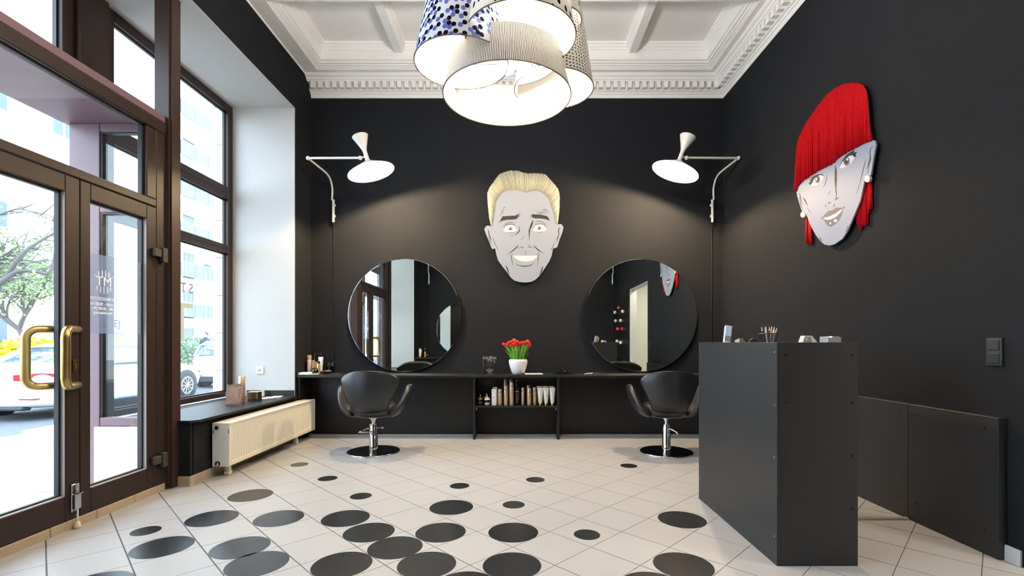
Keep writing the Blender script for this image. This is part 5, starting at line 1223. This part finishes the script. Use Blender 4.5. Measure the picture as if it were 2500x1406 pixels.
carpaint = mat('white_car_paint', (226,228,232), 0.25, spec=0.6, coat=0.6, var=0.01); carglass = mat('car_glass', (70,86,96), 0.06, spec=0.8); tyre = mat('tyre', (40,44,50), 0.8); alloy = mat('alloy', (206,208,212), 0.25, 0.7)
redlens = mat('red_lens', (200,16,30), 0.15, spec=0.6, coat=0.6); darktrim = mat('dark_trim', (36,42,50), 0.5)
def car(name, label, loc, sedan=True):
    """car pointing along +Y; loc is the ground point under its rear centre"""
    r = thing(name, label, 'car', loc); ox, oy, oz = loc
    if sedan: stn = [(0.0,0.62,0.30,0.76,0.80),(0.10,0.80,0.24,0.86,0.98),(0.45,0.88,0.20,0.90,1.05),(0.95,0.90,0.18,0.90,1.06),(1.6,0.90,0.18,0.90,1.0),(2.8,0.90,0.18,0.90,1.0),(3.5,0.90,0.18,0.89,0.98),(4.1,0.88,0.20,0.82,0.90),(4.5,0.80,0.24,0.70,0.80),(4.70,0.60,0.32,0.55,0.62)]
    else: stn = [(0.0,0.74,0.32,0.85,0.95),(0.10,0.86,0.28,0.95,1.06),(0.5,0.90,0.22,0.98,1.08),(1.6,0.90,0.2,0.98,1.06),(2.6,0.90,0.2,0.96,1.04),(3.2,0.89,0.22,0.92,0.98),(3.7,0.82,0.26,0.82,0.88),(3.95,0.62,0.34,0.62,0.68)]
    b = MB(); rows = []
    for yy, hw, zl, zs, zt in stn:
        half = [(hw*0.80, zl), (hw*0.97, zl+0.05), (hw, (zl+zs)/2), (hw*0.98, zs-0.06), (hw*0.93, zs), (hw*0.80, zt-0.01), (hw*0.4, zt+0.01), (0, zt+0.015)]
        rows.append([Vector((ox+x, oy+yy, oz+z)) for x, z in half] + [Vector((ox-x, oy+yy, oz+z)) for x, z in reversed(half[:-1])])
    b.grid(rows, closeu=True); n = len(rows[0]); b.f += [tuple(range(n)), tuple((len(rows)-1)*n+i for i in range(n))]
    subsurf(b.build('body', carpaint, r, smooth=True), 2)
    if sedan: gh = [(0.55,0.70,1.02,1.03),(1.15,0.64,1.02,1.33),(1.7,0.62,1.0,1.42),(2.5,0.62,1.0,1.42),(3.0,0.66,0.98,1.22),(3.55,0.72,0.96,0.99)]
    else: gh = [(0.05,0.74,1.02,1.04),(0.25,0.70,1.02,1.36),(0.6,0.67,1.02,1.50),(1.9,0.66,1.0,1.50),(2.5,0.68,1.0,1.28),(3.1,0.74,0.98,1.0)]
    rows = []; rows2 = []
    for yy, hw, zb, zt in gh:
        bw = 0.82
        rows.append([Vector((ox+x, oy+yy, oz+z)) for x, z in ((bw, zb), (hw+ (bw-hw)*0.5, (zb+zt)/2), (hw, zt-0.03), (hw*0.6, zt), (0, zt+0.01), (-hw*0.6, zt), (-hw, zt-0.03), (-hw-(bw-hw)*0.5, (zb+zt)/2), (-bw, zb))])
    q = MB().grid(rows); q.build('glasshouse', carglass, r, smooth=True)
    rf = MB()
    i0, i1 = (1, 3) if sedan else (1, 3)
    rr = [[p+Vector((0,0,0.008)) for p in row[2:7]] for row in rows[i0:i1+1+ (1 if sedan else 0)]][:3]
    rf.grid(rr)
    for sg in (0, 1):
        for idx in (range(len(rows)-1)):
            pass
    rf.build('roof', carpaint, r, smooth=True)
    pil = MB()
    for row_i in ((0,1),(1,2),(2,3),(3,4),(4,5)):
        for col in (2, 6):
            pil.tube([rows[row_i[0]][col], rows[row_i[1]][col]], 0.03, 6)
    for ri in (1, 2, 3):
        for col in ((0,1,2),(6,7,8)):
            if ri in (2,) or (ri == 1): pil.tube([rows[ri][c_] for c_ in col], 0.035, 6)
    pil.build('pillars', carpaint, r, smooth=True)
    wb = (0.95, 3.80) if sedan else (0.70, 3.15)
    for yy in wb:
        for sg in (1, -1):
            wx = ox+sg*0.80
            MB().lathe([(0.39,0.0),(0.39,0.112)], (wx, oy+yy, oz+0.345), 36, (sg,0,0)).build('wheel_arch', darktrim, r)
            wv = MB().lathe([(0.21,0.10),(0.29,0.118),(0.325,0.10),(0.335,0.06),(0.335,-0.08),(0.2,-0.09)], (wx, oy+yy, oz+0.335), 36, (sg,0,0)).build('wheel', tyre, r, smooth=True, angle=50)
            rim = MB().lathe([(0.225,0.104),(0.222,0.122),(0.200,0.122),(0.196,0.105)], (wx, oy+yy, oz+0.335), 36, (sg,0,0), caps=False)
            for k in range(10):
                an = 2*PI*k/10; rim.tube([Vector((wx+sg*0.118, oy+yy+0.035*math.cos(an), oz+0.335+0.035*math.sin(an))), Vector((wx+sg*0.116, oy+yy+0.21*math.cos(an), oz+0.335+0.21*math.sin(an)))], 0.011, 6)
            rim.lathe([(0.05,0.10),(0.045,0.128),(0.02,0.13)], (wx, oy+yy, oz+0.335), 20, (sg,0,0))
            rim.build('rim', alloy, wv, smooth=True, angle=40)
    zl = 0.80 if sedan else 0.92
    for sg in (1, -1):
        q = MB(); pts = [(0.42,-0.012,zl-0.05),(0.62,0.02,zl-0.06),(0.80,0.20,zl-0.02),(0.87,0.42,zl+0.035),(0.80,0.16,zl+0.085),(0.62,0.01,zl+0.07),(0.42,-0.015,zl+0.055)] if sedan else [(0.60,-0.01,zl-0.1),(0.80,0.08,zl-0.1),(0.86,0.25,zl+0.04),(0.80,0.08,zl+0.14),(0.62,-0.01,zl+0.12)]
        q.prism([Vector((ox+sg*(x+0.015), oy+y_-0.012, oz+z)) for x, y_, z in pts], [Vector((ox+sg*(x-0.04), oy+y_+0.06, oz+z)) for x, y_, z in pts]); q.build('tail_light', redlens if sedan else mat('pale_lens', (196,150,152), 0.2), r)
        MB().bbox(ox+sg*0.62-0.14, ox+sg*0.62+0.14, oy-0.02 if not sedan else oy+0.02, oy+0.14, oz+0.40, oz+0.425, b=0.004).build('reflector', redlens, r)
        MB().sphere((ox+sg*0.98, oy+(2.95 if sedan else 2.4), oz+1.0), 0.1, 12, (0.9,0.6,0.75)).build('wing_mirror', carpaint, r, smooth=True)
        if sedan: MB().bbox(ox+sg*0.50-0.18, ox+sg*0.50+0.18, oy+4.52, oy+4.66, oz+0.60, oz+0.70, b=0.02).build('headlight', carglass, r)
    MB().bbox(ox-0.26, ox+0.26, oy-0.035, oy-0.02, oz+(0.62 if sedan else 0.72), oz+(0.73 if sedan else 0.83), b=0.003).build('number_plate', paper, r)
    MB().bbox(ox-0.55, ox+0.55, oy+0.02, oy+0.2, oz+0.20, oz+(0.27 if sedan else 0.38), b=0.02).build('rear_skirt', darktrim, r)
    if not sedan: MB().bbox(ox-0.18, ox+0.18, oy+0.16, oy+0.21, oz+1.42, oz+1.45, b=0.005).build('brake_light', redlens, r); MB().tube([(ox+0.1, oy+0.0, oz+1.12), (ox-0.35, oy+0.06, oz+1.22)], 0.012, 6).build('wiper', darktrim, r)
    return r
GZ = -0.35
car('car', 'white sedan with red tail lights parked right outside the entrance door', (-9.50, 8.62, GZ), True)
car('car', 'white hatchback parked ahead of the sedan, seen through the tall window', (-9.45, 15.0, GZ), False)

# person far behind the cars
pr = thing('person', 'person in a dark blue jacket standing beyond the parked cars', 'person', (-14.95, 22.9, -0.22))
def figure(loc, m_):
    x, y, z = loc
    J = {'pel':(0,0,0.95,0.15),'bel':(0,0,1.10,0.16),'che':(0,0,1.32,0.19),'nk':(0,0,1.49,0.07),'hd':(0,-0.01,1.62,0.10),'tp':(0,0,1.74,0.075),
         'shl':(-0.19,0,1.42,0.08),'ell':(-0.27,0.02,1.14,0.065),'wrl':(-0.25,-0.10,0.92,0.05),'shr':(0.19,0,1.42,0.08),'elr':(0.27,0.02,1.14,0.065),'wrr':(0.25,-0.10,0.92,0.05),
         'hil':(-0.10,0,0.88,0.10),'knl':(-0.11,-0.02,0.49,0.075),'anl':(-0.11,0.02,0.09,0.05),'tol':(-0.12,-0.14,0.04,0.045),'hir':(0.10,0,0.88,0.10),'knr':(0.11,-0.02,0.49,0.075),'anr':(0.11,0.02,0.09,0.05),'tor':(0.12,-0.14,0.04,0.045)}
    ed = [('pel','bel'),('bel','che'),('che','nk'),('nk','hd'),('hd','tp'),('che','shl'),('shl','ell'),('ell','wrl'),('che','shr'),('shr','elr'),('elr','wrr'),('pel','hil'),('hil','knl'),('knl','anl'),('anl','tol'),('pel','hir'),('hir','knr'),('knr','anr'),('anr','tor')]
    ks = list(J); me = bpy.data.meshes.new('body'); me.from_pydata([J[k][:3] for k in ks], [(ks.index(a), ks.index(b_)) for a, b_ in ed], [])
    o = bpy.data.objects.new('body', me); COL.objects.link(o); o.parent = pr; me.materials.append(m_)
    sk = o.modifiers.new('skin', 'SKIN'); sk.use_smooth_shade = True
    for i, k in enumerate(ks):
        v = me.skin_vertices[0].data[i]; v.radius = (J[k][3], J[k][3]*0.85); v.use_root = (k == 'pel')
    subsurf(o, 1); ORG[o] = ORG[pr]; return o
figure((0,0,0), mat('navy_clothes', (52,66,92), 0.85, var=0.15))
hx, hy, hz = -14.95, 22.9, -0.22
MB().sphere((hx, hy-0.03, hz+1.64), 0.108, 14, (0.85,1,1.12)).build('face', mat('skin_tone', (212,176,156), 0.6), pr, smooth=True)
MB().sphere((hx, hy+0.015, hz+1.69), 0.115, 14, (0.92,1,1.0)).build('hair', mat('dark_hair', (58,48,44), 0.7), pr, smooth=True)

# apartment block across the street
render_w = mat('white_render', (232,232,228), 0.9, var=0.04, scale=1.5); win_dark = mat('window_blue', (58,76,94), 0.15, spec=0.7); balc = mat('balcony_panel', (84,102,120), 0.35, var=0.06); frame_w = mat('window_white', (224,226,228), 0.5); slab_c = mat('balcony_slab', (214,214,210), 0.8)
BX = -24.0
ab = thing('apartment_building', 'white apartment block with glazed balconies across the street', 'building', (BX-5, 26, -0.22))
MB().box(BX-10, BX, 12.0, 41.5, -0.22, 20.0).build('wall', render_w, ab)
for fl in range(7):
    z0 = 0.55+fl*2.72-0.55
    for (y0, w_, lab) in ((21.2, 1.3, 0), (24.6, 1.3, 0), (18.0, 1.3, 0), (38.5, 0.9, 1)):
        f_ = MB().bbox(BX-0.02, BX+0.05, y0, y0+w_, z0+0.95, z0+2.25, b=0.01).build('window', frame_w, ab)
        n_ = 2 if w_ > 1 else 1
        for k in range(n_): MB().box(BX+0.045, BX+0.058, y0+0.08+k*w_/n_, y0+w_/n_*(k+1)-0.06, z0+1.03, z0+2.18).build('pane', win_dark, f_)
        MB().box(BX, BX+0.16, y0-0.08, y0+w_+0.08, z0+0.88, z0+0.94).build('sill', slab_c, f_)
    for (y0, y1) in ((30.5, 37.6),):
        MB().bbox(BX, BX+1.5, y0, y1, z0-0.18, z0, b=0.01).build('balcony_slab', slab_c, ab)
        for k in range(5):
            d_ = (y1-y0)/5; MB().bbox(BX+1.46, BX+1.50, y0+k*d_+0.03, y0+(k+1)*d_-0.03, z0+0.10, z0+1.02, b=0.004).build('balcony_panel', balc, ab)
        MB().bbox(BX+1.44, BX+1.52, y0, y1, z0+1.02, z0+1.08, b=0.01).build('handrail', frame_w, ab)
        f_ = MB().bbox(BX-0.02, BX+0.05, y0+3.6, y1-0.4, z0+0.02, z0+2.2, b=0.01).build('balcony_door', frame_w, ab)
        MB().box(BX+0.045, BX+0.058, y0+3.7, y0+4.9, z0+0.1, z0+2.1).build('pane', win_dark, f_)
    MB().sphere((BX+1.3, 35.0, 0.0+z0+1.15), 0.28, 10, (0.5,1.6,0.7)).build('balcony_plant', mat('balcony_plant', (70,96,92), 0.9), ab, smooth=True) if fl == 2 else None

# hedges and trees
def leaf_cloud(name, label, cat, x0, x1, y0, y1, z0, z1, n, m_, size, seed, kind=None):
    rg = random.Random(seed); q = MB()
    for k in range(n):
        c_ = Vector((rg.uniform(x0, x1), rg.uniform(y0, y1), 0)); top_ = z1+0.12*math.sin(c_.y*2.1)+rg.uniform(-.08,.08); c_.z = z0+(top_-z0)*rg.random()**0.7
        a = Vector((rg.gauss(0,1), rg.gauss(0,1), rg.gauss(0,1))).normalized(); b_ = a.orthogonal().normalized(); s_ = size*rg.uniform(0.6, 1.4)
        q.add([c_-a*s_, c_+b_*s_*0.5, c_+a*s_, c_-b_*s_*0.5], [(0,1,2,3)])
    return q
hd = thing('hedge', 'yellow flowering hedge across the street behind the sedan', 'hedge', (-15.6, 17, -0.22))
leaf_cloud('f', '', '', -16.4, -15.0, 11.0, 20.5, -0.2, 1.05, 5200, None, 0.10, 1).build('foliage', mat('forsythia', (238,200,30), 0.7, var=0.35, scale=8), hd, fix=False, kind='stuff')
leaf_cloud('f', '', '', -16.3, -15.1, 11.0, 20.5, -0.2, 0.95, 1800, None, 0.09, 4).build('foliage', mat('hedge_green_dark', (92,116,52), 0.8, var=0.3), hd, fix=False, kind='stuff')
hg = thing('hedge', 'grey green hedge beyond the cars, seen through the tall window', 'hedge', (-16.5, 29, -0.22))
leaf_cloud('f', '', '', -17.2, -15.8, 21.0, 33.0, -0.2, 1.2, 6000, None, 0.10, 2).build('foliage', mat('hedge_green', (118,140,112), 0.85, var=0.3), hg, fix=False, kind='stuff')
bark = mat('bark', (86,82,80), 0.9, var=0.25, scale=12); leafg = mat('spring_leaf', (124,142,98), 0.7, var=0.3, scale=5)
def tree(label, loc, h, seed, lean, nleaf, r0, fork, limbs=()):
    rg = random.Random(seed); t = thing('tree', label, 'tree', loc); L = Vector(loc); br_m = MB(); lf = MB(); tips = []
    def grow(p, d, ln, r, depth):
        pts = [p]; cur = Vector(p); dd = Vector(d)
        for k in range(4):
            dd = (dd+Vector((rg.gauss(0,.12), rg.gauss(0,.12), rg.gauss(0,.08)))).normalized(); cur = cur+dd*ln/4; pts.append(cur.copy())
        br_m.tube(pts, [r*(1-0.10*k) for k in range(5)], 6 if depth < 3 else 4, depth == 0)
        if depth >= 2: tips.extend(pts[1:])
        if depth >= 5: return
        for k in range(3 if depth > 0 else fork):
            nd = (dd+Vector((rg.gauss(0,.55), rg.gauss(0,.55), rg.gauss(0.05,.35)))+lean*0.25).normalized()
            grow(pts[rg.choice((2,3,4)) if depth else 4], nd, ln*rg.uniform(0.6, 0.82), r*0.58, depth+1)
    grow(L, Vector((0,0,1)), h, r0, 0)
    for pts_, r1, r2 in limbs:
        q = bez([P(*p) for p in pts_], 6); n_ = len(q); br_m.tube(q, [r1+(r2-r1)*i/(n_-1) for i in range(n_)], 7)
        for i in range(3, n_, 2):
            tips.append(q[i]); e = q[i]+Vector((rg.uniform(-.3,.3), rg.uniform(.2,1.0), rg.uniform(-.1,.8)))
            br_m.tube([q[i], q[i].lerp(e, 0.5)+Vector((0,0,rg.uniform(-.08,.08))), e], [0.022, 0.013, 0.006], 4); tips.append(e)
    br_m.build('branches', bark, t, smooth=True, fix=False)
    for k in range(nleaf):
        c_ = rg.choice(tips)+Vector((rg.gauss(0,.16), rg.gauss(0,.16), rg.gauss(0,.14))); a = Vector((rg.gauss(0,1), rg.gauss(0,1), rg.gauss(0,1))).normalized(); b_ = a.orthogonal(); s_ = rg.uniform(0.03, 0.065)
        lf.add([c_-a*s_, c_+b_*s_*0.5, c_+a*s_, c_-b_*s_*0.5], [(0,1,2,3)])
    lf.build('foliage', leafg, t, fix=False, kind='stuff'); return t
tree('slim young tree with pale spring leaves behind the yellow hedge', (-17.5, 17.6, -0.22), 1.9, 5, Vector((0,0,0.2)), 3800, 0.12, 4)
tree('large leaning tree with bare dark limbs left of the entrance view', (-14.6, 11.6, -0.22), 2.4, 12, Vector((0.1,0.9,0.35)), 2600, 0.17, 3, [([(-150,800,12.0),(-60,740,12.0),(5,688,12.1),(50,625,12.2),(95,590,12.4),(150,560,12.6)], 0.085, 0.025), ([(-60,740,12.0),(5,688,12.0),(40,664,12.1),(85,662,12.2),(115,668,12.3),(135,645,12.4)], 0.07, 0.025), ([(-80,560,12.4),(10,520,12.5),(60,512,12.6),(140,545,12.8)], 0.03, 0.01)])
cl = thing('ceiling_light', 'round corridor ceiling light beyond the doorway', 'lamp', (3.05, 1.4, 2.6))
MB().lathe([(0.20,0),(0.20,-0.03),(0.19,-0.035)], (3.05,1.4,2.599), 32).build('fitting', plastic_w, cl); MB().lathe([(0.18,-0.036),(0.17,-0.055),(0.05,-0.06)], (3.05,1.4,2.599), 32).build('diffuser', emis('corridor_lamp', (1,0.92,0.80), 110.0), cl, smooth=True, angle=40)
